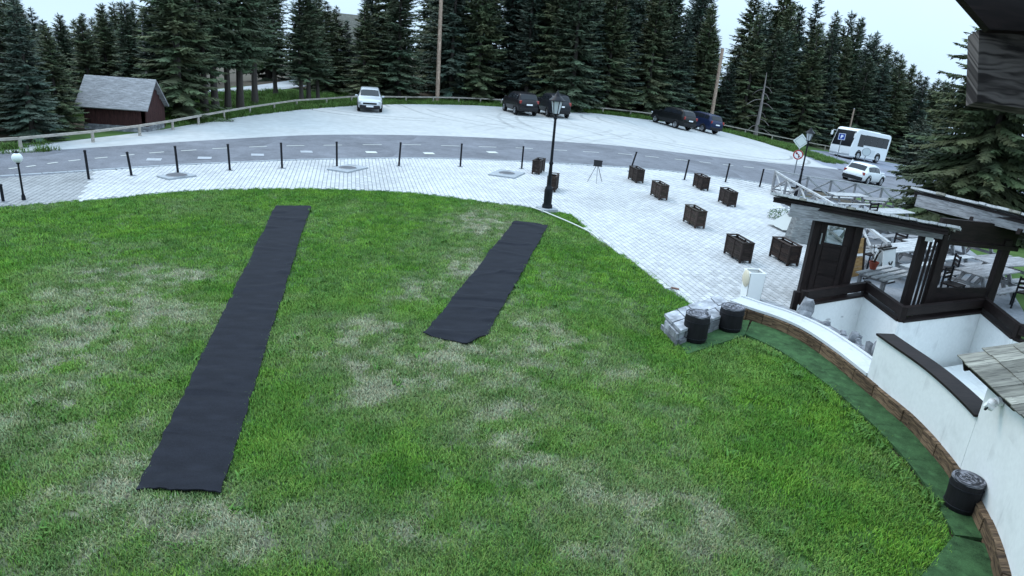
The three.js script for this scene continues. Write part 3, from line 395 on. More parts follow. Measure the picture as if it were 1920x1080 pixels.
{
  const low = wallBase.slice(3, iWall + 1), all = wallBase.slice(3);
  const t = thing('retaining_wall', 'low curved wall with broad white coping above a brown block band', 'wall');
  part(t, 'core', ow(low, -.05, .255, -.08, -.5), M.plaster); part(t, 'coping', ow(low, .26, .315, .0, -.5), M.coping); part(t, 'lip', ow(low, .317, .345, -.44, -.505), M.coping);
  const strip = part(t, 'stone_strip', ow(wallBase.slice(8, iWall + 6), -1.75, .30, -.51, -.74), M.stone[0]);
  // blocks of the brown band run on along the house wall
  const L = all.map((p, i) => i ? Math.hypot(p[0] - all[i - 1][0], p[1] - all[i - 1][1]) : 0), cum = []; L.reduce((s, v, i) => cum[i] = s + v, 0);
  const at = s => { let i = cum.findIndex(c => c >= s); if (i < 1) i = 1; const f = (s - cum[i - 1]) / (cum[i] - cum[i - 1]); return [lerp(all[i - 1][0], all[i][0], f), lerp(all[i - 1][1], all[i][1], f)]; };
  for (let s = .1, k = 0; s < cum[cum.length - 1] - .6; k++) { const l = rr(.36, .68), a = at(s + .008), m = at(s + l / 2), b = at(s + l - .008), h = .235 + .02 * R0(), o = rr(0, .025); part(t, 'block', ow([a, m, b], -.02, h, .035 + o, -.075), M.baseWood[k % 3]); s += l; }
  const rk = mulberry(21), sl = offsetCurve(wallBase, -.68);
  [[.1, .19, .27], [.22, .1, .07], [.36, .09, .06], [.45, .12, .16], [.58, .1, .05], [.62, .11, .19], [.70, .13, .24], [.79, .15, .14], [.88, .12, .19], [.95, .12, .22], [.5, .08, .1]].forEach(([u, r, h], i) => { const k = Math.round(lerp(13, iWall + 2, u)), p = sl[k]; part(t, 'rock', rock(r * .8, h, r, i + 1), M.stone[i % 2], [p[0], .28 + h * .35, p[1]], [0, rk() * 6, (rk() - .5) * .5]); });
}
{
  const seg = wallBase.slice(iWall, iHouse + 1), t = thing('parapet_wall', 'white waist-high parapet wall with a dark brown board on top', 'wall');
  part(t, 'wall', ow(seg, .24, 1.05, -.03, -.27), M.plaster); part(t, 'cap_board', ow(seg, 1.053, 1.09, .015, -.315), M.brownWood);
  part(t, 'footing', ow(seg, -1.7, .24, -.1, -.3), M.plaster);
}
{
  const seg = wallBase.slice(iHouse), t = thing('house_corner', 'white rendered house wall with a low wooden shingle roof at right', 'building');
  part(t, 'wall', ow(seg, .24, 1.78, -.035, -.31), M.plaster);
  const s = seg[0]; part(t, 'gable_beam', beam([s[0] + .1, 1.66, s[1] - .02], [s[0] + 2, 1.66, s[1] - .45], .12, .16), M.brownWood);
  for (const d of [.45, 1.5]) part(t, 'post', box(.12, 1.6, .12).translate(s[0] + d, .85, s[1] - .2 * d - .02), M.brownWood);
  part(t, 'interior_shade_panel', box(2.2, 1.5, .06).rotateY(.2).translate(s[0] + 1.3, .78, s[1] - .42), M.brownWood); part(t, 'brace', beam([s[0] + .42, 1.2, s[1] - .1], [s[0] + .1, 1.6, s[1] - .04], .07, .07), M.brownWood);  // dark back panel stands in for the shaded interior below the roof
  // roof: eave along the lawn, rising away from it
  const rf = new THREE.Group(); rf.name = 'roof'; t.add(rf);
  const o = V(6.36, 1.72, -9.0), ex = V(-.13, 0, 1).normalize(), ey0 = V(1, .36, .13).normalize(), n = ex.clone().cross(ey0).normalize(); if (n.y < 0) n.negate();
  const place = (m, a, b, h, tilt = 0) => { m.position.copy(o).addScaledVector(ex, a).addScaledVector(ey0, b).addScaledVector(n, h); m.quaternion.setFromRotationMatrix(new THREE.Matrix4().makeBasis(ey0, n, ey0.clone().cross(n))); m.rotateZ(tilt); };
  let m = part(rf, 'deck', box(2.6, .04, 3.4), M.brownWood); place(m, 1.7, 1.3, -.03);
  m = part(rf, 'fascia', box(.05, .16, 3.4), M.brownWood); place(m, 1.7, .1, -.12);
  m = part(rf, 'rake_board', box(2.6, .14, .04), M.brownWood); place(m, .03, 1.3, -.11);
  const rs = mulberry(33);
  for (let r = 5; r >= 0; r--) for (let k = 0, a = -.04 - (r % 2) * .08; a < 3.35; k++) { const w = rr(.13, .26, rs), g = box(.56, .018, w - .008, rs() * 9); m = part(rf, 'shingle', g, M.shingle[Math.floor(rs() * 4)]); place(m, a + w / 2, .22 + r * .36 + .02 * rs(), .022 + .008 * rs(), -.035); a += w; }
  // camera under the eave
  const cam = thing('security_camera', 'small white dome camera fixed to the house wall under the eave', 'camera', [6.36, 1.5, -8.1]);
  part(cam, 'bracket', new THREE.CylinderGeometry(.055, .06, .06, 16).rotateZ(Math.PI / 2).translate(.0, .03, 0), M.white); part(cam, 'body', new THREE.SphereGeometry(.06, 16, 12).translate(-.07, .0, 0), M.white);
  part(cam, 'barrel', new THREE.CylinderGeometry(.038, .042, .1, 14).rotateZ(Math.PI / 2 - .45).rotateY(-.4).translate(-.12, -.035, .03), M.white); part(cam, 'lens', new THREE.CylinderGeometry(.03, .03, .012, 14).rotateZ(Math.PI / 2 - .45).rotateY(-.4).translate(-.165, -.058, .05), M.glassDark);
}
{ // artificial turf strips along the wall
  const outer = wallBase.slice(5), sheetM = M.turf; const e = curve([[4.95, -13.5], [5.38, -12.85], [5.64, -12.1], [5.9, -10.9], [6.02, -9.7], [6.0, -8.6], [5.77, -7.3]], 40), w2 = wallBase.filter(p => p[1] > -14.38 && p[1] < -7.25 && p[0] > 4.9);
  const g = prism([...e, ...offsetCurve(w2, .02).reverse()], -.01, .035); { const u = g.attributes.uv; }
  const a = single('turf_strip', 'long curved artificial turf strip along the foot of the wall', 'artificial turf', g, sheetM);
  single('turf_strip', 'small artificial turf patch under the two barrels', 'artificial turf', prism([[3.42, -12.72], [3.46, -12.25], [4.93, -13.46], [5.3, -14.36], [4.85, -14.3]], -.01, .03), sheetM);
  single('turf_strip', 'artificial turf corner patch in the lower right below the barrel', 'artificial turf', prism([[5.74, -7.28], [4.85, -6.43], [3.9, -5.55], [2, -3.5], [4.2, -3.6], ...wallBase.filter(p => p[1] > -7.24 && p[1] < -4.9).reverse().map(p => [p[0] - .02, p[1]])], -.01, .032), sheetM);
}
// ---------------------------------------------------------------- pavilion and stair walls
{
  const t = thing('stair_wall', 'white stepped stairwell wall below the pavilion rail', 'wall');
  structure('stairwell_bounce_floor', prism([[6.2, -14.4], [8.4, -15.6], [8.4, -13.7], [10.8, -14.8], [10.5, -12], [9, -10.2], [7.2, -10.6], [7.0, -12.5]], -1.0, -.72), M.plaster);  // unseen pale floor added to bounce light onto the stairwell walls
  const W = [[6.42, -14.5], [8.3, -15.6], [8.32, -13.95], [10.75, -15.05], [10.42, -13.4], [11.3, -11.4]];
  for (let i = 0; i < W.length - 1; i++) { const [a, b] = [W[i], W[i + 1]], d = Math.hypot(b[0] - a[0], b[1] - a[1]), g = box(d + .1, 2.12, .14); g.rotateY(-Math.atan2(b[1] - a[1], b[0] - a[0])); g.translate((a[0] + b[0]) / 2, -.64 + .002 * i, (a[1] + b[1]) / 2); part(t, 'wall_panel', g, M.plaster); }
  const r = thing('handrail', 'dark brown zigzag board handrail on top of the white stairwell wall', 'railing');
  for (let i = 0; i < W.length - 1; i++) { const a = W[i], b = W[i + 1]; part(r, 'top_board', beam([a[0], .66, a[1]], [b[0], .66, b[1]], .1, .2 + .004 * (i % 2), i), M.brownWood); part(r, 'bottom_board', beam([a[0], .45, a[1]], [b[0], .45, b[1]], .17, .05 + .004 * (i % 2), i + 4), M.brownWood); }
  for (let i = 0; i < W.length; i++) part(r, 'post', box(.12, .34, .12).translate(W[i][0], .6, W[i][1]), M.brownWood); part(r, 'post', box(.12, .7, .12).translate(6.3, .35, -14.62), M.brownWood);
}
{
  const t = thing('pavilion', 'dark brown timber entrance pavilion with pale shingled roofs', 'pavilion');
  const post = (x, z, y0, y1, s = .15) => part(t, 'post', box(s, y1 - y0, s, x).translate(x, (y0 + y1) / 2, z), M.brownWood);
  post(6.96, -15.94, 0, 2.12, .15); post(7.76, -15.56, 0, 2.12, .16); post(8.93, -14.99, 0, 2.16, .15); post(9.3, -14.82, 0, 2.3, .17); post(10.93, -15.24, 0, 2.1, .17);
  // door with a small window
  const d = part(t, 'door', [box(.64, 1.5, .06).translate(0, .78, 0), box(.13, .5, .06).translate(-.255, 1.78, 0), box(.13, .5, .06).translate(.255, 1.78, 0), box(.38, .08, .06).translate(0, 1.99, 0)], M.brownWood, [7.36, .03, -15.75], [0, -.446, 0]);
  part(d, 'window_pane', box(.38, .42, .012).translate(0, 1.74, 0), new THREE.MeshPhysicalMaterial({ color: lin(.9, .95, .95), roughness: .02, transmission: 1, thickness: 0 }));
  part(d, 'handle', box(.03, .26, .03).translate(-.27, 1.62, .06), M.greyMetal); for (const y of [.15, .5, .85, 1.2]) part(d, 'door_board', box(.38, .3, .02).translate(0, y + .1, .038), M.brownWood);
  for (const s of [-1, 1]) part(d, 'stile', box(.1, 1.5, .03).translate(s * .26, .78, .045), M.brownWood);
  for (const s of [-1, 1]) part(d, 'jamb', box(.09, 2.08, .05).translate(s * .365, 1.05, -.01), M.brownWood);
  // slatted panel
  for (let k = 0; k < 4; k++) part(t, 'slat', box(.055, 1.95, .03, k).rotateY(-.446).translate(9.0 + k * .075, 1.15, -14.94 + k * .036), M.brownWood);
  part(t, 'sign_plate', box(.15, .09, .02).rotateY(-.446).translate(8.99, 2.05, -14.86), M.white);
  // first roof: high edge towards the lawn, falling away
  const roof = (o, e, len, depth, drop, rows, seed, name) => {
    const rf = new THREE.Group(); rf.name = name; t.add(rf); const ex = V(e[0], 0, e[1]).normalize(), bk = V(ex.z, -drop, -ex.x).normalize(), n = ex.clone().cross(bk).normalize(); if (n.y < 0) n.negate(); const O = V(...o), rs = mulberry(seed);
    const zc = bk.clone().cross(n), place = (m, a, b, h, tilt = 0) => { m.position.copy(O).addScaledVector(ex, a).addScaledVector(bk, b).addScaledVector(n, h); m.quaternion.setFromRotationMatrix(new THREE.Matrix4().makeBasis(bk, n, zc)); m.rotateZ(tilt); };
    let m = part(rf, 'deck', box(depth, .05, len), M.brownWood); place(m, len / 2, depth / 2 + .06, -.05);
    m = part(rf, 'fascia', box(.05, .07, len), M.brownWood); place(m, len / 2, .14, -.11);
    for (let r = rows - 1; r >= 0; r--) for (let a = -.05; a < len;) { const w = rr(.14, .3, rs); m = part(rf, 'shingle', box(.66, .05, w - .012, rs() * 9), rs() < .7 ? M.paleWood : M.shingle[3]); place(m, a + w / 2, .24 + r * .42 + .07 * (rs() - .5), .03 + .018 * rs(), .02); a += w; }
    return { place, rf };
  };
  roof([5.93, 2.5, -16.21], [2.92, 2.12], 3.62, 2.3, .26, 5, 3, 'low_roof');
  const r2 = roof([9.54, 2.78, -16.95], [1.57, 3.47], 4.8, 2.4, .30, 5, 8, 'high_roof');
  for (let k = 0; k < 8; k++) { const m = part(r2.rf, 'ridge_cap', box(.1, .035, .58, k), M.paleWood); r2.place(m, .3 + k * .55, 2.3, .14 + .02 * (k % 2), 0); }
  part(t, 'front_beam', beam([6.28, 2.24, -15.93], [9.34, 2.24, -14.79], .12, .29), M.greyWood);
  part(t, 'high_beam', beam([9.62, 2.55, -16.8], [11.4, 2.57, -13.45], .12, .28, 3), M.greyWood);
  part(t, 'lintel_and_soffit_shade', beam([9.12, 2.3, -14.86], [11.15, 2.16, -15.3], .1, .5), M.brownWood); part(t, 'lintel_trim', beam([9.2, 2.04, -14.82], [11.2, 1.9, -15.28], .16, .09), M.brownWood);  // lintel board drawn tall and dark so it includes the soffit shade
  for (let k = 0; k < 4; k++) part(t, 'rafter', beam([9.75 + k * .45, 2.44, -16.5 + k * .95], [11.6 + k * .45, 1.95, -17.3 + k * .95], .08, .12, k), M.brownWood);
  for (let k = 0; k < 4; k++) part(t, 'rafter', beam([6.5 + k * .78, 2.3, -15.9 + k * .32], [7.6 + k * .78, 1.95, -17.5 + k * .5], .08, .1, k), M.brownWood);
  part(t, 'low_wall', box(1.55, .95, .06).rotateY(.222).translate(10.05, .47, -15.06), M.brownWood);
}
// ---------------------------------------------------------------- terrace
structure('terrace', ribbon([[8.4, -15.75], [9.5, -20.4], [10.5, -26.2], [12.5, -34.4]], [[12.4, -15.6], [14.2, -19.5], [16.8, -27], [21, -37.6]], 40, 10, .02), mat({ map: rep(gravelT, .25, .25), color: lin(.62, .63, .66), roughness: .95 }));
function railing(label, pts) {
  const t = thing('deck_railing', label, 'railing', [0, 0, 0], 0, 'weathered terrace railings'); const Y = (p) => terr(p[0], p[1]);
  pts.forEach((p, i) => { part(t, 'post', rbox(.09, 1.06, .09, .008, i).translate(p[0], Y(p) + .5, p[1]), M.greyWood); if (!i) return; const a = pts[i - 1], P = (q, h) => [q[0], Y(q) + h, q[1]];
    part(t, 'top_rail', beam(P(a, 1.04), P(p, 1.04), .1, .06, i), M.paleWood); part(t, 'bottom_rail', beam(P(a, .14), P(p, .14), .06, .07, i + 2), M.greyWood); part(t, 'cross_brace', beam(P(a, .2), P(p, .98), .05, .07, i + 4), M.greyWood); part(t, 'cross_brace', beam(P(a, .98), P(p, .2), .045, .07, i + 6), M.paleWood); });
}
railing('weathered grey cross-braced railing along the road side of the terrace', [[12.56, -34.67], [14.4, -35.1], [16, -36], [17.7, -36.9], [19.5, -37.6], [21, -38.1]]);
railing('weathered grey cross-braced railing between plaza and terrace', [[12.46, -34.3], [12.0, -31.5], [11.55, -28.7], [11.2, -26.25], [10.85, -23.6], [10.5, -21], [10.15, -18.5]]);
function picnic(label, x, z, a, dark) {
  const t = thing('picnic_table', label, 'table', [x, terr(x, z) + .02, z], a, 'picnic tables on the terrace'), m = dark ? M.greyWood : M.paleWood;
  for (let k = 0; k < 5; k++) part(t, 'top_plank', rbox(1.7, .035, .14, .006, k).translate(0, .74, (k - 2) * .15), m);
  for (const s of [-1, 1]) { for (const k of [0, 1]) part(t, 'bench_plank', rbox(1.7, .035, .13, .006, k + s).translate(0, .45, s * (.62 + k * .14)), m); for (const e of [-1, 1]) part(t, 'leg', beam([e * .6, 0, s * .55], [e * .6, .72, s * .2], .05, .09, e), M.greyWood); part(t, 'bearer', beam([s * .6, .42, -.78], [s * .6, .42, .78], .05, .08, s), M.greyWood); }
}
picnic('grey picnic table seen through the left pavilion opening', 11.0, -19.3, .5); picnic('grey picnic table at the right edge of the left pavilion opening', 12.4, -20.3, .45); picnic('grey picnic table behind the right pavilion opening', 12.3, -17.5, .5, true); picnic('grey picnic table right of the pavilion near the grass', 13.6, -18.6, .35, true); picnic('pale picnic table behind the far terrace railing', 15.2, -32.2, .2); picnic('pale picnic table on the terrace nearest the big spruce', 17.2, -33.2, .15, true); picnic('pale picnic table in the middle of the terrace', 14, -26, .4);
picnic('grey picnic table beside the menu board', 11.6, -22.6, .5, true);
picnic('grey picnic table at the back of the terrace below the railing', 13.2, -23.4, .55, true); picnic('dark grey picnic table deep behind the right pavilion opening', 13.9, -20.9, .4, true);
function chair(label, x, z, a) { const t = thing('terrace_chair', label, 'chair', [x, .02, z], a, 'dark chairs on the terrace'); part(t, 'seat', rbox(.44, .04, .42, .01).translate(0, .44, 0), M.brownWood); for (const sx of [-1, 1]) for (const sz of [-1, 1]) part(t, 'leg', box(.04, sz < 0 ? .86 : .43, .04).translate(sx * .19, sz < 0 ? .43 : .215, sz * .18), M.blackMetal); for (let k = 0; k < 3; k++) part(t, 'back_slat', box(.4, .06, .02).translate(0, .58 + k * .11, -.19), M.brownWood); }
[['dark chair left of the picnic table in the left opening', 10.1, -19.5, .9], ['dark chair right of the picnic table in the left opening', 11.9, -18.5, -1.8], ['dark chair behind the right opening, left one', 11.2, -17.0, .6], ['dark chair behind the right opening, right one', 12.9, -16.8, 2.6], ['dark chair standing on the terrace edge near the grass', 14.4, -17.6, -1.2], ['dark chair between the middle tables', 12.3, -21.6, 2.0], ['dark chair at the far middle table', 13.1, -25.2, .4]].forEach(q => chair(...q));
// slatted bench table with a pot
{
  const t = thing('slatted_table', 'slatted wooden table with a red pot on it inside the pavilion', 'table', [9.2, .02, -16.55], .62);
  for (let k = 0; k < 4; k++) part(t, 'top_slat', rbox(1.5, .035, .13, .006, k).translate(0, .72, (k - 1.5) * .2), M.paleWood);
  for (const e of [-1, 1]) { part(t, 'bearer', box(.06, .08, .7).translate(e * .55, .66, 0), M.greyWood); for (const s of [-1, 1]) part(t, 'leg', box(.07, .64, .07).translate(e * .6, .32, s * .3), M.greyWood); }
  const p = thing('flower_pot', 'red clay pot with bare twigs on the slatted table', 'pot', [8.95, .76, -16.75]);
  part(p, 'pot', lathe([[.07, 0], [.1, .14], [.115, .15], [.115, .19], [.1, .19], [.09, .1]], 16), mat({ color: lin(.3, .07, .045), roughness: .7 })); for (let k = 0; k < 5; k++) part(p, 'twig', tube([[0, .15, 0], [.05 * Math.sin(k * 2), .35, .05 * Math.cos(k * 2)], [.12 * Math.sin(k * 2.3) + .05, .5 + .05 * k, .1 * Math.cos(k * 2)]], .009, 8, 5), M.bark);
}
{ // boards by the doorway
  const t = thing('leaning_board', 'tan wooden board leaning behind the pavilion door', 'board', [9.35, .02, -18.4], .55); const g = new THREE.Group(); g.name = 'panel'; g.rotation.x = -.18; t.add(g);
  for (let k = 0; k < 4; k++) part(g, 'plank', rbox(.82, .255, .03, .005, k).translate(0, .14 + k * .265, 0), M.tanWood); for (const s of [-1, 1]) part(g, 'batten', rbox(.06, 1.06, .025, .004, s).translate(s * .4, .54, .03), M.brownWood); part(g, 'paper_strip', box(.7, .07, .006).rotateZ(-.05).translate(0, .62, .022), M.plate);
  const s = thing('sandwich_sign', 'white sandwich board standing right of the tan board', 'sign', [10.0, .02, -18.25], .6);
  for (const k of [-1, 1]) { const p = part(s, 'face', rbox(.6, .95, .025, .006).rotateX(-k * .2).translate(0, .46, k * .16), M.white); part(p, 'frame', [box(.66, .04, .04).rotateX(-k * .2).translate(0, .94, k * .07), box(.66, .04, .04).rotateX(-k * .2).translate(0, .02, k * .255)], M.brownWood); }
  part(s, 'emblem', [box(.05, .22, .006).rotateZ(.5).rotateX(-.2).translate(.02, .5, .172), box(.05, .12, .006).rotateZ(-.7).rotateX(-.2).translate(.1, .55, .168)], M.blackPlastic);
}
{ // covered stack and plants at the terrace edge
  const pos = [], idx = [], n = 72, m = 10, uv = []; for (let j = 0; j <= m; j++) for (let i = 0; i <= n; i++) { const a = i / n * Math.PI * 2, t = j / m, f = 1 + .05 * Math.sin(a * 13 + t) * t + .04 * Math.sin(a * 7) * t, r = (j === 0 ? .02 : lerp(.52, .66, Math.pow(t, .8))) * f; pos.push(Math.cos(a) * r, j === 0 ? 1.03 : j === 1 ? 1.0 : 1.0 * (1 - (j - 1) / (m - 1)), Math.sin(a) * r * .85); uv.push(i / n * 4, t); }
  for (let j = 0; j < m; j++) for (let i = 0; i < n; i++) { const p = j * (n + 1) + i, q = p + n + 1; idx.push(p, p + 1, q, q, p + 1, q + 1); }
  const t = thing('covered_stack', 'pleated grey tarpaulin cover over a stack at the terrace edge', 'tarpaulin', [9.5, 0, -22.3], .3); part(t, 'cover', geom(pos, idx, uv), mat({ map: TW.grey, color: lin(.8, .83, .8), roughness: .9 })); part(t, 'rope', new THREE.TorusGeometry(.57, .012, 6, 40).rotateX(Math.PI / 2).scale(1, 1, .86).translate(0, .8, 0), M.greyMetal);
  const c = thing('draped_sheet', 'pale creased sheet sloping to the paving beside the tarpaulin', 'sheet', [9.5, 0, -23.9], .2); { const P = [], I = [], U = []; for (let i = 0; i <= 14; i++) for (let j = 0; j <= 8; j++) { const u = i / 14, v = j / 8; P.push(u * 1.1 - .5, .03 + .6 * Math.pow(u, 1.4) + .07 * fbm(u * 5 + 3, v * 6 + 4, 3), v * 1.2 - .6); U.push(u, v); } for (let i = 0; i < 14; i++) for (let j = 0; j < 8; j++) { const p = i * 9 + j; I.push(p, p + 1, p + 9, p + 9, p + 1, p + 10); } part(c, 'cloth', geom(P, I, U), mat({ color: lin(.42, .43, .41), side: THREE.DoubleSide })); part(c, 'crate', box(.5, .5, 1).translate(.42, .25, 0), M.greyWood); }
  const rl = mulberry(4), f = thing('flower_bush', 'low green bush with white blossoms by the terrace corner', 'plant', [9.85, -.06, -25.7]); const lp = [], lc = [], fl = []; for (let i = 0; i < 500; i++) { const a = rl() * 6.28, r = Math.sqrt(rl()) * .5, y = rl() * .45 * (1 - r), x = Math.cos(a) * r, z = Math.sin(a) * r, s = .05, b = rl() * 6.28, k = rr(.6, 1.2, rl); lp.push(x, y, z, x + Math.cos(b) * s, y + s * .6, z + Math.sin(b) * s, x + Math.cos(b + 1.4) * s, y + s * .3, z + Math.sin(b + 1.4) * s); for (let q = 0; q < 3; q++) lc.push(.05 * k, .11 * k, .03 * k); }
  part(f, 'leaves', geom(lp, null, null, lc), mat({ vertexColors: true, side: THREE.DoubleSide })); for (let i = 0; i < 16; i++) part(f, 'blossom', new THREE.IcosahedronGeometry(.035, 0), M.white, [rr(-.3, .35, rl), rr(.25, .48, rl), rr(-.35, .35, rl)]);
}

// ---------------------------------------------------------------- vehicles
const key = (arr, s) => { for (let i = 1; i < arr.length; i++) if (s <= arr[i][0]) { const t = (s - arr[i - 1][0]) / (arr[i][0] - arr[i - 1][0]); return lerp(arr[i - 1][1], arr[i][1], t); } return arr[arr.length - 1][1]; };
const wheelGeo = (r, w) => ({ tyre: lathe([[r * .62, -w / 2], [r * .95, -w / 2], [r, -w * .3], [r, w * .3], [r * .95, w / 2], [r * .62, w / 2]], 28).rotateX(Math.PI / 2), rim: [lathe([[r * .64, -w * .3], [r * .64, w * .47], [r * .57, w * .5], [r * .55, w * .3], [r * .12, w * .36], [0, w * .37]], 24).rotateX(Math.PI / 2), ...[0, 1, 2, 3, 4].map(k => box(r * .14, r * .52, w * .12).translate(0, r * .33, w * .43).rotateZ(k * 1.2566))] });
function car(label, [x, z], head, S, paint, name = 'parked_car') {
  const y = terr(x, z), t = thing(name, label, 'car', [x, y + (S.lift || 0), z], 0, name === 'parked_car' ? 'cars on the parking lot' : undefined);
  // stand on the slope: nose along head
  const f = V(head[0], 0, head[1]).normalize(), e = 1; const q = [x + f.x * e, z + f.z * e], p = [x - f.x * e, z - f.z * e]; f.y = (terr(...q) - terr(...p)) / (2 * e); f.normalize();
  const rgt0 = V(-f.z, 0, f.x).normalize(); rgt0.y = (terr(x + rgt0.x, z + rgt0.z) - terr(x - rgt0.x, z - rgt0.z)) / 2; rgt0.normalize(); const up = rgt0.clone().cross(f).normalize(); const rgt = f.clone().cross(up).normalize();
  t.quaternion.setFromRotationMatrix(new THREE.Matrix4().makeBasis(f, up, rgt));
  const { L, H, Wd, kind } = S, hs = H / 1.5, ws = Wd / .88;
  const top = kind === 'suv' ? [[0, .8], [.015, .95], [.04, 1.05], [.1, 1.4], [.16, 1.48], [.35, 1.5], [.52, 1.49], [.6, 1.41], [.735, 1.08], [.76, 1.05], [.93, .95], [.98, .84], [1, .62]] : [[0, .72], [.02, .86], [.05, 1.0], [.15, 1.40], [.22, 1.47], [.36, 1.5], [.5, 1.5], [.6, 1.42], [.77, 1.02], [.8, .98], [.94, .85], [.985, .72], [1, .55]];
  const belt = kind === 'suv' ? [[0, .78], [.03, .96], [.1, 1.04], [.5, 1.0], [.75, .99], [.94, .88], [1, .6]] : [[0, .70], [.03, .84], [.1, .97], [.5, .94], [.77, .92], [.95, .80], [1, .53]];
  const wid = [[0, .64], [.02, .76], [.08, .845], [.2, .875], [.5, .88], [.82, .87], [.93, .82], [.98, .70], [1, .52]], bot = [[0, .36], [.05, .24], [.93, .22], [1, .3]], rat = kind === 'suv' ? [[0, .9], [.1, .78], [.2, .75], [.55, .75], [.74, .84], [1, .85]] : [[0, .9], [.1, .76], [.2, .72], [.55, .71], [.77, .83], [1, .85]];
  const sec = s => { const b = key(bot, s) * hs, ee = key(belt, s) * hs, tt = Math.max(key(top, s) * hs, ee + .015), w = key(wid, s) * ws, wt = w * key(rat, s); return [[0, b], [w * .8, b], [w * .97, b + .1], [w, b + (ee - b) * .55], [w * .985, ee - .06], [w * .95, ee], [lerp(w * .95, wt, .5), lerp(ee, tt - .06, .52)], [wt, tt - .05], [wt * .86, tt - .012], [0, tt]]; };
  const n = 56, half = 10, ring = half * 2 - 2, pos = [], idx = [];
  for (let i = 0; i <= n; i++) { const s = i / n, c = sec(s), P = [...c, ...c.slice(1, -1).reverse().map(q => [-q[0], q[1]])]; for (const [a, b] of P) pos.push((s - .5) * L, b, a); }
  for (let i = 0; i < n; i++) for (let k = 0; k < ring; k++) { const a = i * ring + k, b = i * ring + (k + 1) % ring, c = a + ring, d = b + ring; idx.push(a, b, c, b, d, c); }
  for (const e of [0, n]) { const c0 = e * ring; for (let k = 1; k < ring - 1; k++) e ? idx.push(c0, c0 + k, c0 + k + 1) : idx.push(c0, c0 + k + 1, c0 + k); }
  part(t, 'body', geom(pos, idx), paint);
  const patch = (s0, s1, fn, ni = 8, nj = 6) => { const P = [], I = []; for (let i = 0; i <= ni; i++) for (let j = 0; j <= nj; j++) P.push(...fn(lerp(s0, s1, i / ni), j / nj)); for (let i = 0; i < ni; i++) for (let j = 0; j < nj; j++) { const a = i * (nj + 1) + j, b = a + nj + 1; I.push(a, a + 1, b, b, a + 1, b + 1); } return geom(P, I); };
  const gl = new THREE.MeshPhysicalMaterial({ color: lin(.016, .019, .024), roughness: .06, specularIntensity: .6, side: THREE.DoubleSide });
  const sideWin = (a, b, sg) => part(t, 'side_window', patch(a, b, (s, v) => { const c = sec(s), lo = c[5], hi = c[7], k = lerp(.12, .86, v); return [(s - .5) * L, lerp(lo[1], hi[1], k), sg * (lerp(lo[0], hi[0], k) + .012 + .02 * Math.sin(k * Math.PI))]; }), gl);
  for (const sg of [-1, 1]) for (const [a, b] of kind === 'suv' ? [[.13, .24], [.26, .42], [.435, .62]] : [[.16, .24], [.255, .42], [.435, .64]]) sideWin(a, b, sg);
  const across = (a, b, nm, lift = .014) => part(t, nm, patch(a, b, (s, v) => { const c = sec(s), k = v * 2 - 1, w = c[7][0] * .93; return [(s - .5) * L + (nm === 'windscreen' ? .014 : -.014), lerp(c[9][1], c[7][1] + .02, Math.pow(Math.abs(k), 3)) + lift, k * w]; }, 6, 10), gl);
  if (kind === 'suv') { across(.61, .73, 'windscreen'); across(.045, .098, 'rear_window'); } else { across(.615, .76, 'windscreen'); across(.06, .145, 'rear_window'); }
  const g = wheelGeo(S.wr || .33, .22), wb = S.wb || .3;
  for (const sx of [-1, 1]) for (const sz of [-1, 1]) { const w = new THREE.Group(); w.name = 'wheel'; w.position.set(sx * L * wb + L * .01, (S.wr || .33) - (S.lift || 0), sz * (Wd * .97 - .09)); if (sz < 0) w.rotation.y = Math.PI; t.add(w); part(w, 'tyre', g.tyre, M.tyre); part(w, 'rim', g.rim, M.rim); const ar = new THREE.TorusGeometry((S.wr || .33) + .035, .03, 6, 20, Math.PI); part(t, 'wheel_arch', ar, M.blackPlastic, [w.position.x, w.position.y, sz * (Wd * .985)]); }
  const xf = L / 2, yb = hs;
  for (const sg of [-1, 1]) { part(t, 'headlight', rbox(.16, .12 * hs, .3, .03, 0, 2).rotateY(sg * .5).translate(xf - .14, .71 * yb, sg * (Wd - .22)), M.lensWhite); part(t, 'tail_light', rbox(.12, .22 * hs, .2, .03, 0, 2).rotateY(-sg * .5).translate(-xf + .1, (kind === 'suv' ? .92 : .82) * yb, sg * (Wd - .2)), M.lensRed);
    part(t, 'mirror', rbox(.12, .12, .2, .04, 0, 2).translate(L * .19, (kind === 'suv' ? 1.06 : .99) * yb, sg * (Wd + .06)), paint); }
  part(t, 'grille', rbox(.06, .12, .95 * ws, .02, 0, 2).translate(xf + .0, .6 * yb, 0), M.blackPlastic); part(t, 'front_bumper', rbox(.16, .24, 1.42 * ws, .06, 0, 2).translate(xf - .035, .37 * yb, 0), M.blackPlastic); part(t, 'rear_bumper', rbox(.14, .24, 1.45 * ws, .05, 0, 2).translate(-xf + .02, .42 * yb, 0), M.blackPlastic);
  part(t, 'number_plate', rbox(.02, .11, .5, .006).translate(xf + .055, .42 * yb, 0), M.plate); part(t, 'number_plate', rbox(.02, .11, .5, .006).translate(-xf - .012, (kind === 'suv' ? .74 : .62) * yb, 0), M.plate);
  return t;
}
const SUV = { L: 4.5, H: 1.68, Wd: .92, kind: 'suv', wr: .36, lift: .06 };
car('silver hatchback parked nose-out on the lot at left', [-11.45, -52.0], [.22, .97], { L: 4.2, H: 1.56, Wd: .88, kind: 'hatch' }, ptclC(.52, .54, .56, .5));
car('black sport utility car left of the street lamp lantern', [-.55, -58.4], [-.35, -.94], SUV, ptclC(.012, .011, .014));
car('dark grey sport utility car right behind the street lamp lantern', [2.15, -58.7], [-.28, -.96], { ...SUV, H: 1.74 }, ptclC(.02, .022, .028));
car('black sport utility car with the left side showing on the right of the lot', [13.45, -65.6], [-.53, -.85], SUV, ptclC(.010, .011, .012));
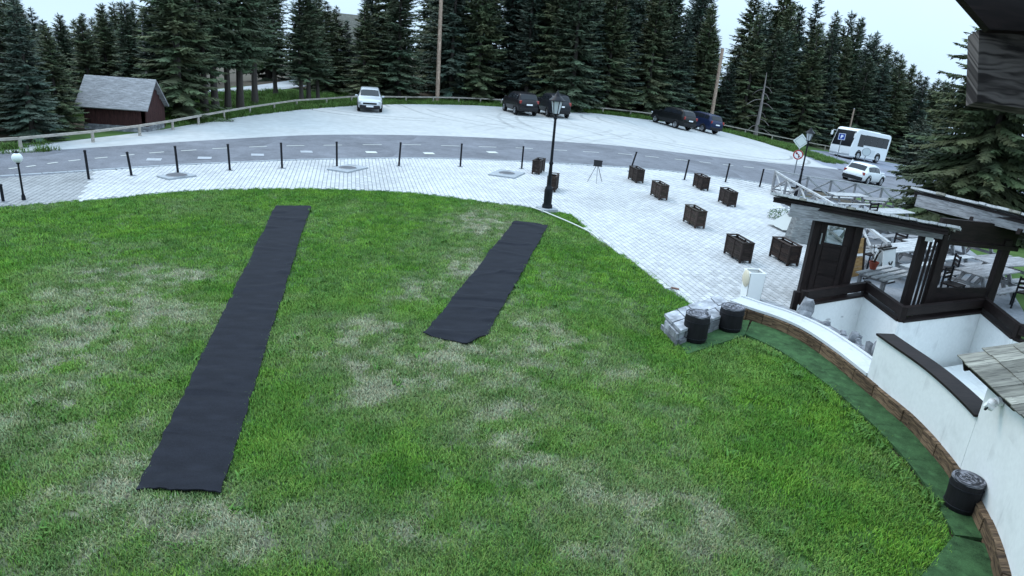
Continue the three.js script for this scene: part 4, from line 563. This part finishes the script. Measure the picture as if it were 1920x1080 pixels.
car('dark blue sport utility car, rightmost on the parking lot', [16.6, -68.1], [-.5, -.87], SUV, ptclC(.012, .022, .06));
car('white estate car driving along the road below the bus', [24.0, -49.3], [.74, -.67], { L: 3.8, H: 1.38, Wd: .84, kind: 'hatch' }, ptclC(.74, .76, .77, 0), 'road_car');
{ // coach
  const x = 35.1, z = -74.4, t = thing('coach', 'white coach with dark tinted windows parked in the yard at right', 'bus', [x, terr(x, z), z]);
  const f = V(-.82, 0, .58).normalize(); f.y = -terr(x, z) ? (terr(x + f.x * 3, z + f.z * 3) - terr(x - f.x * 3, z - f.z * 3)) / 6 : 0; f.normalize(); const rg = V(-f.z, 0, f.x).normalize(), up = rg.clone().cross(f).normalize(), rgt = f.clone().cross(up).normalize(); t.quaternion.setFromRotationMatrix(new THREE.Matrix4().makeBasis(f, up, rgt));
  const L = 7.0, W = 2.3, H = 2.95, white = ptclC(.74, .76, .77, 0);
  const s = new THREE.Shape(); s.moveTo(-L / 2, .32); s.lineTo(L / 2 - .05, .32); s.quadraticCurveTo(L / 2 + .05, .9, L / 2, 1.2); s.lineTo(L / 2 - .42, 2.75); s.quadraticCurveTo(L / 2 - .5, H, L / 2 - 1.0, H); s.lineTo(-L / 2 + .3, H - .08); s.quadraticCurveTo(-L / 2, H - .1, -L / 2, H - .5); s.lineTo(-L / 2, .32);
  const g = new THREE.ExtrudeGeometry(s, { depth: W - .24, bevelThickness: .12, bevelSize: .1, bevelSegments: 3, curveSegments: 8 }); g.translate(0, 0, -(W - .24) / 2); part(t, 'body', g, white);
  for (const sg of [-1, 1]) { for (let k = 0; k < 5; k++) { const x0 = -L / 2 + .3 + k * 1.16; part(t, 'side_window', rbox(1.13, k === 4 ? 1.2 : 1.02, .03, .012).translate(x0 + .57, k === 4 ? 1.95 : 2.06, sg * (W / 2 + .004)), M.glassDark); }
    for (const wx of [-1.8, 2.0]) { const w = new THREE.Group(); w.name = 'wheel'; w.position.set(wx, .45, sg * (W / 2 - .1)); if (sg < 0) w.rotation.y = Math.PI; t.add(w); const q = wheelGeo(.45, .28); part(w, 'tyre', q.tyre, M.tyre); part(w, 'rim', q.rim, M.rim); part(t, 'wheel_arch', new THREE.TorusGeometry(.52, .05, 6, 20, Math.PI), M.blackPlastic, [wx, .45, sg * W / 2]); }
    part(t, 'luggage_flap', rbox(2.2, .7, .02, .008).translate(.05, .85, sg * (W / 2 + .003)), mat({ color: lin(.6, .63, .65), roughness: .4 })); part(t, 'mirror', [rbox(.16, .46, .2, .05, 0, 2).translate(L / 2 + .2, 2.3, sg * (W / 2 + .12)), box(.5, .06, .06).translate(L / 2 - .05, 2.6, sg * (W / 2 + .08))], white); part(t, 'headlight', rbox(.1, .2, .42, .04, 0, 2).translate(L / 2 - .02, .72, sg * .82), M.lensWhite); part(t, 'tail_light', rbox(.06, .5, .16, .02).translate(-L / 2 - .08, 1.0, sg * .95), M.lensRed); }
  part(t, 'windscreen', rbox(.05, 1.62, W - .22, .02, 0, 2).rotateZ(.267).translate(L / 2 - .1, 1.98, 0), M.glassDark);
  part(t, 'roof_unit', rbox(2.4, .16, 1.6, .06, 0, 2).translate(-.6, H + .02, 0), white); part(t, 'number_plate', box(.02, .12, .52).translate(L / 2 + .1, .5, 0), M.plate); part(t, 'front_bumper', rbox(.12, .2, W - .1, .05, 0, 2).translate(L / 2 + .03, .42, 0), mat({ color: lin(.35, .37, .39) }));
}
// ---------------------------------------------------------------- road signs
function canvasTex(w, h, draw) { const c = document.createElement('canvas'); c.width = w; c.height = h; draw(c.getContext('2d'), w, h); const t = new THREE.CanvasTexture(c); t.colorSpace = THREE.SRGBColorSpace; t.magFilter = THREE.LinearFilter; return t; }
{
  const x = 17.2, z = -44.2, t = thing('sign_post', 'pale diamond sign above a round no-left-turn sign on one post', 'road sign', [x, terr(x, z), z], -.35); t.scale.setScalar(1.0);
  part(t, 'post', cyl(.035, .035, 2.2, 8), M.greyMetal);
  part(t, 'diamond_plate', [rbox(.66, .66, .02, .006).rotateZ(Math.PI / 4).translate(0, 2.18, .05)], mat({ color: lin(.68, .72, .68) })); part(t, 'diamond_border', [[0, .25], [0, -.25], [.25, 0], [-.25, 0]].map(([a, b], i) => box(a ? .02 : .5, a ? .5 : .02, .006).translate(a, b, 0).rotateZ(Math.PI / 4).translate(0, 2.18, .064)), mat({ color: lin(.3, .34, .32) }));
  const st = canvasTex(128, 128, (c) => { c.fillStyle = '#f2f2f2'; c.fillRect(0, 0, 128, 128); c.strokeStyle = '#151515'; c.lineWidth = 12; c.beginPath(); c.moveTo(74, 104); c.lineTo(74, 66); c.lineTo(44, 48); c.stroke(); c.fillStyle = '#151515'; c.beginPath(); c.moveTo(26, 40); c.lineTo(56, 34); c.lineTo(40, 64); c.fill(); c.strokeStyle = '#b02a2a'; c.lineWidth = 14; c.beginPath(); c.arc(64, 64, 56, 0, 7); c.stroke(); c.lineWidth = 10; c.beginPath(); c.moveTo(26, 24); c.lineTo(102, 102); c.stroke(); });
  const disc = new THREE.CircleGeometry(.3, 28); part(t, 'round_plate', new THREE.CylinderGeometry(.305, .305, .016, 28).rotateX(Math.PI / 2).translate(0, 1.35, .045), M.greyMetal); part(t, 'round_face', disc.translate(0, 1.35, .058), mat({ map: st, roughness: .5 }));
  const pt = canvasTex(128, 128, (c) => { c.fillStyle = '#1d3f92'; c.fillRect(0, 0, 128, 128); c.strokeStyle = '#ffffff'; c.lineWidth = 6; c.strokeRect(6, 6, 116, 116); c.fillStyle = '#ffffff'; c.font = 'bold 96px sans-serif'; c.textAlign = 'center'; c.textBaseline = 'middle'; c.fillText('P', 64, 68); });
  const px = 30.0, pz = -67.5, p = thing('parking_sign', 'blue parking sign with a white P in front of the coach', 'road sign', [px, terr(px, pz), pz], -.42); part(p, 'post', cyl(.035, .035, 2.5, 8), M.greyMetal); part(p, 'plate', rbox(.62, .62, .02, .006).translate(0, 2.2, .045), M.greyMetal); part(p, 'face', new THREE.PlaneGeometry(.6, .6).translate(0, 2.2, .058), mat({ map: pt, roughness: .5 }));
  const qx = 30.5, qz = -63.1, q = thing('round_sign', 'round pale sign on a post between estate car and coach', 'road sign', [qx, terr(qx, qz), qz], -.45); part(q, 'post', cyl(.035, .035, 1.8, 8), M.greyMetal); part(q, 'plate', new THREE.CylinderGeometry(.34, .34, .02, 26).rotateX(Math.PI / 2).translate(0, 1.5, .045), mat({ color: lin(.5, .55, .56) })); part(q, 'rim', new THREE.TorusGeometry(.34, .02, 6, 26).translate(0, 1.5, .05), M.greyMetal);
  const wx = 27.2, wz = -58.6, w = single('marker_post', 'short white marker post leaning behind the estate car', 'post', tube([[wx, terr(wx, wz), wz], [wx + .2, terr(wx, wz) + .85, wz]], .09, 6, 8), M.white);
}
// ---------------------------------------------------------------- lot fence, poles, hut, house
{
  const pts = [[-23.5, -21.2], [-21.2, -24.2], [-19.6, -26.9], [-18.5, -29.8], [-17.9, -32.46], [-17.6, -35], [-17.45, -37.53], [-17.3, -40.44], [-17.0, -43.57], [-16.6, -46.7], [-16.15, -49.95], [-14.9, -53], [-13.8, -56.18], [-12, -58.2], [-10.14, -59.9], [-8.1, -61.9], [-6.06, -63.6], [-4.2, -64.5], [-2.32, -65.1], [.8, -65.1], [3.9, -65.2], [7.07, -66.2], [10.02, -68.8], [12.82, -71.7], [15.6, -74.2], [18.4, -76.3], [21.17, -77.6], [24.07, -77.9], [27, -77.6], [30, -78.4], [34.04, -80.2], [37.5, -81.4], [41.52, -82.6], [46, -84.5]];
  const t = thing('log_fence', 'low pale log rail fence curving round the far side of the lot', 'fence');
  pts.forEach((p, i) => { const y = terr(...p); part(t, 'post', cyl(.07, .065, .62, 8, -.12).translate(p[0], y, p[1]), M.fenceWood); if (i) { const a = pts[i - 1]; part(t, 'rail', beam([a[0], terr(...a) + .45, a[1]], [p[0], y + .45, p[1]], .09, .1, i), M.fenceWood); } });
}
function pole(label, x, z, h, r, m, lean = 0, y0) { const t = thing('utility_pole', label, 'pole', [x, y0 ?? terr(x, z), z], 0, 'poles at the forest edge'); t.rotation.z = lean; part(t, 'pole', cyl(r, r * .75, h, 10, -.2), m); part(t, 'cap', lathe([[r * .78, h - .22], [r * .8, h - .18], [0, h - .12]], 8), M.greyMetal); return t; }
const poleM = wm(TW.fence, { color: lin(1.0, .8, .7) });
pole('tall wooden utility pole at the lot edge right of the silver hatchback', -7.85, -62.6, 11.2, .19, poleM); pole('wooden utility pole beside the dark blue car at the lot edge', 19.75, -76.4, 8.2, .2, poleM); pole('thin pale pole behind the red-brown hut', -22.4, -42, 4.9, .06, M.deadBark); pole('thin pale pole rising behind the coach roof', 38, -84, 5.2, .11, poleM, 0);
{ // hut
  const t = thing('hut', 'dark red-brown timber hut with a steep grey roof at left', 'hut', [-19.75, 0, -34.6], 1.68), red = wm(TW.brown, { color: lin(3.2, 2.1, 2.1) }), W = 2.0, D = 2.8, H = 1.3;
  for (const s of [-1, 1]) { for (let k = 0; k < 9; k++) { const x = -W / 2 + .128 + k * .256, g = Math.max(0, 1 - Math.abs(x) / (W / 2)); part(t, 'wall_board', box(.25, H + g * .95, .05, k).translate(x, (H + g * .95) / 2, s * D / 2), red); } for (let k = 0; k < 10; k++) part(t, 'wall_board', box(.05, H, .25, k).translate(s * W / 2, H / 2, -D / 2 + .15 + k * .258), red); }
  for (const s of [-1, 1]) part(t, 'roof_side', beam([s * (W / 2 + .35), H - .28, 0], [-s * .02, H + 1.08, 0], D + .5, .06), M.greyWood);
  part(t, 'window', box(.06, .7, .5).translate(W / 2 + .03, 1.1, -.2), M.blackPlastic); part(t, 'window_frame', [box(.03, .06, .6).translate(W / 2 + .07, 1.46, -.2), box(.03, .06, .6).translate(W / 2 + .07, .74, -.2)], M.paleWood); part(t, 'base', box(W + .1, .3, D + .1).translate(0, .08, 0), M.stone[0]);
}
{ // stall under the trees
  const t = thing('wooden_stall', 'dark wooden stall on legs under the spruces right of the hut', 'stall', [-21.0, -.02, -43.6], .35);
  part(t, 'top', box(1.7, .8, .9).translate(.2, 1.15, 0), M.brownWood); part(t, 'bench', box(.9, .12, .8).translate(-1.1, .62, 0), M.brownWood); for (const [x, z] of [[-.5, .35], [.9, .35], [-.5, -.35], [.9, -.35], [-1.45, .3], [-1.45, -.3]]) part(t, 'leg', box(.1, x < -1 ? .6 : .8, .1).translate(x, x < -1 ? .3 : .4, z), M.brownWood); part(t, 'roof_board', box(1.9, .05, 1.1).rotateZ(.08).translate(.2, 1.6, 0), M.brownWood);
}
{ // house behind the spruces
  const t = thing('house', 'pale house gable half hidden behind spruces above the silver hatchback', 'building', [-19.6, 0, -80], -.5), W = 6.5, D = 8, H = 3.8, wall = mat({ map: rep(plasterT, .3, .3), color: lin(.55, .58, .62) });
  const g = new THREE.Shape([[-W / 2, 0], [W / 2, 0], [W / 2, H], [0, H + 3], [-W / 2, H]].map(p => new THREE.Vector2(...p))); part(t, 'wall', new THREE.ExtrudeGeometry(g, { depth: D, bevelEnabled: false }).translate(0, 0, -D / 2), wall);
  for (const s of [-1, 1]) part(t, 'roof_side', beam([s * (W / 2 + .6), H - .5, 0], [-s * .05, H + 3.12, 0], D + 1, .14), M.shingle[1]);
  for (const [x, y] of [[-1.6, 1.6], [1.6, 1.6], [0, 4.4]]) { const w = part(t, 'window', box(1, 1.2, .06).translate(x, y, D / 2 + .03), M.glassDark); part(w, 'frame', [box(1.16, .08, .08).translate(x, y + .63, D / 2 + .04), box(1.16, .08, .1).translate(x, y - .63, D / 2 + .05), box(.08, 1.2, .08).translate(x - .54, y, D / 2 + .04), box(.08, 1.2, .08).translate(x + .54, y, D / 2 + .04)], M.paleWood); }
}
{ // eave of the house the view is taken from
  const t = thing('eave', 'dark timber roof eave with a weathered board in the upper right', 'roof'), f = V(0, .334, .943).normalize();
  const slab = (pts, th) => { const n = pts.length, back = pts.map(p => [p[0], p[1] - f.y * th, p[2] - f.z * th]), P = [...pts, ...back].flat(), I = []; for (let i = 1; i < n - 1; i++) I.push(0, i, i + 1, n, n + i + 1, n + i); for (let i = 0; i < n; i++) { const j = (i + 1) % n; I.push(i, i + n, j, j, i + n, j + n); } let g = geom(P, I).toNonIndexed(); const uv = [], p = g.attributes.position; for (let i = 0; i < p.count; i++) uv.push(p.getX(i) * 1.6, p.getY(i) * 1.6 + p.getZ(i)); g.setAttribute('uv', new THREE.Float32BufferAttribute(uv, 2)); g.computeVertexNormals(); return g; };
  part(t, 'end_board', slab([[1.541, 5.564, -2.603], [1.553, 5.33, -2.52], [1.726, 5.319, -2.516], [1.959, 5.305, -2.511], [1.935, 5.586, -2.611]], .06), M.eave);
  part(t, 'rafter', slab([[1.408, 5.686, -2.646], [1.545, 5.56, -2.60], [1.94, 5.575, -2.60], [1.9, 6.124, -2.8], [1.061, 6.062, -2.778]].map(p => [p[0], p[1] + .004, p[2] + .05]), .03), M.brownWood);
  part(t, 'soffit', new THREE.BoxGeometry(1.2, .03, 2.6).rotateZ(-.15).translate(2.0, 5.74, -1.2), M.brownWood);
}
{ // the villa whose eave shows: timber front behind the viewpoint
  const t = thing('villa', 'timber-clad villa front carrying the eave, behind the viewpoint', 'building'); part(t, 'lower_wall', box(19, 3, .3).translate(-5, 1.5, 1.6), M.plaster); for (let k = 0; k < 16; k++) part(t, 'cladding_board', box(19, .23, .06, k).translate(-5, 3.13 + k * .235, 1.5), M.brownWood); part(t, 'roof_slope', box(20, .12, 6).rotateX(-.45).translate(-5, 7.6, 3.2), M.shingle[1]);
}
// ---------------------------------------------------------------- spruces
const leafM = new THREE.MeshPhysicalMaterial({ vertexColors: true, roughness: .85, side: THREE.DoubleSide });
function spruceGeo(seed, H, Rm, clear, dens, tint, droop = .5, lay = 1, tw = 1) {
  const r = mulberry(seed), pos = [], col = [];
  const tri = (a, b, c, k) => { pos.push(...a, ...b, ...c); for (let i = 0; i < 3; i++) col.push(...k); };
  const blade = (p, d, len, w, k) => { // a needled twig: slim kite folded along its axis
    let sx = d[2], sz = -d[0]; const l = Math.hypot(sx, sz) || 1; sx = sx / l * w; sz = sz / l * w; const sy = (r() - .5) * w; const m = [p[0] + d[0] * len * .45, p[1] + d[1] * len * .45 + w * .25, p[2] + d[2] * len * .45], e = [p[0] + d[0] * len, p[1] + d[1] * len, p[2] + d[2] * len];
    tri(p, [m[0] + sx, m[1] - w * .5 + sy, m[2] + sz], e, k); tri(p, e, [m[0] - sx, m[1] - w * .5 - sy, m[2] - sz], k); };
  for (let y = clear; y < H - .15;) {
    const t = y / H, rad = Rm * Math.pow(1 - t, .78) * (t < .12 ? .82 + t * 1.5 : 1) + .1, nb = Math.max(3, Math.round(rr(5, 7.4, r) * (t > .8 ? .7 : 1)));
    for (let b = 0; b < nb; b++) {
      const a = r() * 6.283, L = rad * rr(.62, 1.15, r), y0 = y + rr(-.15, .15, r), ca = Math.cos(a), sa = Math.sin(a), slope = lerp(-.05 - droop * .42, .55, Math.pow(t, 1.5)) + rr(-.12, .12, r);
      const at = s => { const q = s / L; return [ca * s, y0 + slope * s + (.22 * q * q - .18 * q) * L * .6, sa * s]; };
      const g = rr(.6, 1.35, r), yl = rr(.9, 1.3, r), k0 = [tint[0] * g * yl, tint[1] * g, tint[2] * g];
      const step = dens * lerp(1, .7, t); for (let s = Math.min(L * .22, .35); s < L; s += step) {
        const p = at(s), q = at(Math.min(L, s + .1)), dir = [q[0] - p[0], q[1] - p[1], q[2] - p[2]], dl = Math.hypot(...dir) || 1, len = (.16 + .42 * Math.min(L - s + .2, .95)) * rr(.7, 1.2, r) * tw, w = len * rr(.16, .26, r) + .02;
        for (const sg of [-1, 1]) { const f = rr(.5, 1.05, r), d = [dir[0] / dl * f - sa * sg * rr(.5, .95, r), dir[1] / dl * f - rr(.05, .85, r) * droop - .05, dir[2] / dl * f + ca * sg * rr(.5, .95, r)], n = Math.hypot(...d); const j = rr(.75, 1.25, r); blade(p, [d[0] / n, d[1] / n, d[2] / n], len, w, [k0[0] * j, k0[1] * j, k0[2] * j]); }
        if (r() < .5) { const d = [dir[0] / dl * .4 + (r() - .5) * .4, -.8 * droop - .2, dir[2] / dl * .4 + (r() - .5) * .4], n = Math.hypot(...d); blade(p, [d[0] / n, d[1] / n, d[2] / n], len * .9, w * .9, mul3(k0, .85)); }
      }
      const e = at(L * .96); blade(e, [ca * .9, slope * .5 + .1, sa * .9], .3, .06, mul3(k0, 1.2));
    }
    y += rr(.2, .34, r) * lerp(1.1, .75, t) * lay;
  }
  for (let k = 0; k < 5; k++) blade([0, H - .6 + k * .1, 0], [Math.cos(k * 1.3) * .3, .95, Math.sin(k * 1.3) * .3], .5, .05, tint);
  return geom(pos, null, null, col);
}
function trunkGeo(H, r0, seed) { const g = new THREE.CylinderGeometry(.03, r0, H * .97, 9, 10).translate(0, H * .97 / 2 - .1, 0), p = g.attributes.position; for (let i = 0; i < p.count; i++) { const y = p.getY(i), k = y < .5 ? 1 + .35 * (.5 - y) : 1; p.setX(i, p.getX(i) * k + .05 * Math.sin(y * .5 + seed)); p.setZ(i, p.getZ(i) * k + .05 * Math.cos(y * .6 + seed)); } g.computeVertexNormals(); return g; }
const TINT = [0.065, 0.100, 0.055];
const kinds = [[14, 2.5, .5, .15, TINT, .5], [14, 2.3, .8, .15, [0.057, 0.091, 0.064], .7], [14, 2.8, .3, .155, [0.081, 0.114, 0.052], .55], [14, 2.1, 1.0, .165, [0.052, 0.084, 0.058], .4], [14, 2.6, .7, .15, [0.075, 0.102, 0.046], .8], [14, 2.5, 3.4, .17, [0.065, 0.098, 0.049], .6]].map((k, i) => ({ crown: spruceGeo(100 + i * 7, ...k), trunk: trunkGeo(14, .22, i) }));
function spruce(label, group, x, z, h, kind, name = 'spruce', wide = 1) {
  const t = thing(name, label, 'tree', [x, terr(x, z) - .05, z], R0() * 6.28, group), k = kinds[kind], s = h / 14; t.scale.set(s * wide, s, s * wide);
  part(t, 'trunk', k.trunk, M.bark); part(t, 'crown', k.crown, leafM); return t;
}
const TREES = [[-23.03,-26.82,5.9],[-20.84,-29.51,5.7],[-21.64,-32.5,4.6],[-20.85,-39.73,5.7],[-13.84,-60.86,7.5],[-11.24,-62.43,11.6],[-7.1,-66.7,13.7],[-4.75,-67.14,14.3],[-0.15,-67.54,12.9],[2.32,-66.96,14.9],[3.91,-64.99,14.4],[5.45,-68.15,11.2],[7.51,-69.15,11.8],[8.73,-72.01,14.8],[12.24,-74.17,13.1],[13.96,-76.2,14],[15.85,-77.46,11.1],[18.88,-79.66,12.4],[21.93,-79.8,6.9],[24.22,-80.28,12.3],[26.75,-80.8,11.6],[28.34,-82.63,11.6],[31.75,-83.04,13.1],[34.35,-85.06,13.4],[36.72,-86.9,12.7],[39.68,-86.42,11.1],[42.41,-88.17,11.5],[45.01,-89.5,11.8],[48.36,-89.63,10.5],[50.67,-90.92,10.7],[52.68,-93.04,10.8],[-25.47,-32.07,6],[-24.31,-33.71,5.8],[-24.74,-36.91,4.8],[-24.4,-39.57,5.1],[-23.58,-42.54,6],[-23.92,-46.37,6.3],[-17.73,-63.19,7.6],[-14.36,-64.19,8.7],[-12.86,-67.03,15.7],[-7.67,-69.74,14.9],[-2.06,-72.28,15.1],[3.17,-70.86,15.6],[0.75,-69.34,15.4],[5.56,-72.96,13],[7.61,-74.54,13.9],[10.65,-78.24,13.2],[12.9,-80.3,14],[15.46,-80.61,12.6],[19.87,-83.64,12.2],[22.64,-83.86,6.3],[26.13,-86.02,13.8],[29.41,-86.31,14.8],[31.45,-88.97,15],[35.96,-89.75,12],[39.28,-90.4,15.1],[42.09,-91.39,14.4],[44.42,-92.77,13.5],[46.45,-94.64,13],[49.27,-95.03,12],[51.82,-95.7,10.5],[55.08,-96.62,10.9],[-29.23,-34.12,6.3],[-29.17,-37.4,6.2],[-28.69,-39.47,6.3],[-28.47,-42.54,4.9],[-27.31,-46.69,6.1],[-28.43,-49.84,6.4],[-20,-66,7.9],[-18.19,-68.47,7.4],[-15.14,-69.52,10.4],[-8.75,-74.38,18.5],[2.94,-74.58,16.3],[-0.21,-73.35,17.8],[1.44,-76.02,17.3],[2.55,-78.17,17.2],[9.2,-81.45,14.3],[11.78,-84.38,17.3],[19.2,-86.82,16.4],[21.97,-88.31,9.6],[25.1,-89.02,9],[28.08,-90.66,14.9],[30.57,-92.85,18.6],[35.28,-94.31,17.2],[37.98,-94.79,16],[40.84,-97.18,16.7],[43.76,-97.03,14.5],[46.56,-99.1,13.8],[49.99,-99.47,11.9],[53.76,-101.72,11.8],[57.44,-101.61,10.8],[59.75,-103.74,11.7],[-34.31,-40.92,6.8],[-33.94,-46.4,6.7],[-33.83,-50.18,5.1],[-30.35,-60.59,8],[-22.16,-70.74,6.9],[-21.32,-72.88,8.9],[-18.88,-74.96,6.3],[-9.48,-79.76,16.2],[6.24,-79.65,14.9],[-4.34,-76.97,15],[-1.7,-79.06,16.2],[0.7,-84.12,18],[7.1,-87.54,14.7],[11.72,-90.89,18],[19.97,-93.72,15.2],[22.62,-94.62,12.6],[26.82,-96.85,7.4],[32.52,-98.79,18],[35.48,-101.25,16.6],[39.48,-102.65,14.4],[41.62,-103.1,14.3],[45.36,-104.15,17.1],[50.99,-105.96,14.3],[54.7,-107.29,11.6],[59.44,-107.82,11.1],[62.95,-109.49,11.1],[-41.17,-52.48,7.6],[-38.68,-59.82,6.1],[-27.99,-77.29,16],[-25.11,-79.61,6.7],[-11.4,-87.91,19.6],[10.83,-87.26,15.8],[-9.75,-82.68,15.5],[-8.72,-84.39,16.5],[-6.18,-86.18,15.3],[3.24,-93.99,17.2],[9.04,-97.38,16.9],[16.56,-101.02,20.4],[18.25,-101.89,18.4],[23.36,-104.02,18.9],[31.52,-108.39,19.2],[37.09,-108.94,17.3],[41.07,-110.24,16],[44.82,-111.99,16.7],[52.37,-114.15,16.5],[57.69,-115.64,14.7],[61.34,-118.37,13.8],[-24.21,-29.45,5.3],[-22.69,-30.84,5.9],[-21.75,-43.93,7.4],[-27.77,-35.97,5.9],[-26.76,-37.47,5.7],[-26.77,-50.35,6.1],[-25.2,-49.27,6.2],[-35.44,-43.6,7.4],[-35.77,-45.7,7.3],[-33.17,-44.15,6.7],[-30.2,-43.14,6],[-29.04,-44.86,5.5],[-26.6,-43.1,4.9],[-26.46,-45.01,6],[-30.16,-56.95,6.4],[-27.87,-56.07,7.8],[-43.33,-52.9,8.1],[-38.88,-49.01,7.3],[-39.24,-51.61,8],[-36.57,-51.76,7.5],[-33,-52.59,5.6],[-28.38,-51.91,6.2],[-31.93,-62.12,7.1],[-46.89,-56.75,8.3],[-43.64,-56.76,8.4],[-43.38,-58.76,7.8],[-40.92,-57.94,8.3],[-38.61,-57.27,5.6],[-34.16,-56.77,5.9],[-32.44,-56.61,6.3],[-32.04,-59.03,7.1],[-35.49,-69.21,8.3],[-33.8,-69.83,12.9],[-52.34,-63.41,8.9],[-50.53,-65.72,8.7],[-47.88,-64.61,8.7],[-45.21,-63.47,8.4],[-45.04,-65.73,7.6],[-42.14,-65.89,5.9],[-39.9,-64.92,6.8],[-39.28,-66.67,7],[-36.35,-65,7.6],[-38.29,-75.39,8],[-35.71,-73.68,12.9],[-19.42,-44.27,13],[-19.09,-45.33,12],[-18.48,-45.88,14],[-19.31,-42.58,11],[-18.94,-49.69,13],[-20.24,-57.4,9],[-17.1,-53.99,8.5],[-16.63,-54.47,9],[-16.37,-55.82,7.5],[-19.28,-39.4,11]];
const zones = [[-.26, 'behind the house gable'], [-.15, 'behind the silver hatchback'], [-.06, 'around the tall utility pole'], [.06, 'behind the lamp lantern'], [.16, 'between the dark car pairs'], [.27, 'left of the sky gap'], [.35, 'beside the dead trunk'], [.39, 'left of the coach front'], [.43, 'behind the coach'], [.47, 'behind the coach tail'], [.5, 'right of the coach'], [.54, 'between coach and near spruce'], [9, 'behind the large near spruce']];
const fenceZ = x => -60 - Math.max(0, x) * .75;
TREES.forEach(([x, z, h], i) => {
  const a = Math.atan2(x, -z), kind = i % 5;
  if ((z > -58 && x < -22.5) || (z > -40 && x < -19)) { const near = (z > -36 ? 'nearest' : z > -44 ? 'middle' : 'rear'); return spruce(`${h > 6 ? 'tall' : h > 5 ? 'middling' : 'short'} young spruce in the ${near} part of the stand at far left`, `${h > 6 ? 'tall' : h > 5 ? 'middling' : 'short'} young spruces at the far left, ${near}`, x, z, h, kind, 'young_spruce', h < 6 ? 1.5 : 1.3); }
  if (z > -60 && x < -15) return spruce(`${h > 10 ? 'tall' : 'smaller'} spruce with a bare lower trunk in the grassy grove beside the lot`, `${h > 10 ? 'tall' : 'smaller'} spruces of the grassy grove`, x, z, h, 5, 'grove_spruce', h > 10 ? 1.1 : 1.3);
  const wide = h < 9.5 ? 1.6 : h < 12 ? 1.4 : 1.22, where = zones.find(q => a < q[0])[1], row = z > fenceZ(x) - 7 ? 'front row' : z > fenceZ(x) - 14 ? 'second row' : 'deep';
  return spruce(`${h > 13 ? 'tall' : h > 9 ? 'medium' : 'low'} dark spruce, ${row} of the forest, ${where}`, `${h > 13 ? 'tall' : h > 9 ? 'medium' : 'low'} ${row} spruces ${where}`, x, z, h, kind, 'spruce', wide);
});
{ // the big spruces at the right edge, nearer to the camera
  const g = spruceGeo(701, 14, 3.5, .2, .09, [.050, .072, .028], .8, .42, .75), tr = trunkGeo(14, .28, 3), g2 = spruceGeo(733, 12, 3.6, .2, .085, [.042, .062, .028], .65, .45, .75);
  for (const [label, x, z, gg, s] of [['large near spruce filling the right side above the pavilion roof', 18.5, -28.4, g, 1], ['dark spruce half hidden by the roof eave at the right edge', 22.3, -27.2, g2, 1]]) { const t = thing('large_spruce', label, 'tree', [x, terr(x, z) - .05, z], x); t.scale.setScalar(s); part(t, 'trunk', tr, M.bark); part(t, 'crown', gg, leafM); }
  const sh = spruceGeo(777, 3.6, 1.5, .1, .12, [.075, .105, .07], .3), p = thing('willow_bush', 'pale grey-green bushy shrub left of the large near spruce', 'bush', [36.5, terr(36.5, -66), -66]); p.scale.set(1.5, 1.5, 1.5); part(p, 'stem', trunkGeo(3.4, .08, 2), M.bark); part(p, 'crown', sh, leafM);
  const d = thing('dead_tree', 'bare grey dead trunk with drooping branches right of the sky gap', 'tree', [25.4, terr(25.4, -78.5), -78.5]); part(d, 'trunk', trunkGeo(7, .26, 6), M.deadBark); for (let k = 0; k < 14; k++) { const y = .8 + k * .34, a = k * 2.4, l = rr(1, 1.9); part(d, 'branch', tube([[0, y, 0], [Math.cos(a) * l * .5, y - .1, Math.sin(a) * l * .5], [Math.cos(a) * l, y - .6, Math.sin(a) * l]], .028, 8, 5), M.deadBark); }
}
scene.traverse(o => { if (o.isMesh) o.castShadow = o.receiveShadow = true; });
renderer.render(scene, camera);
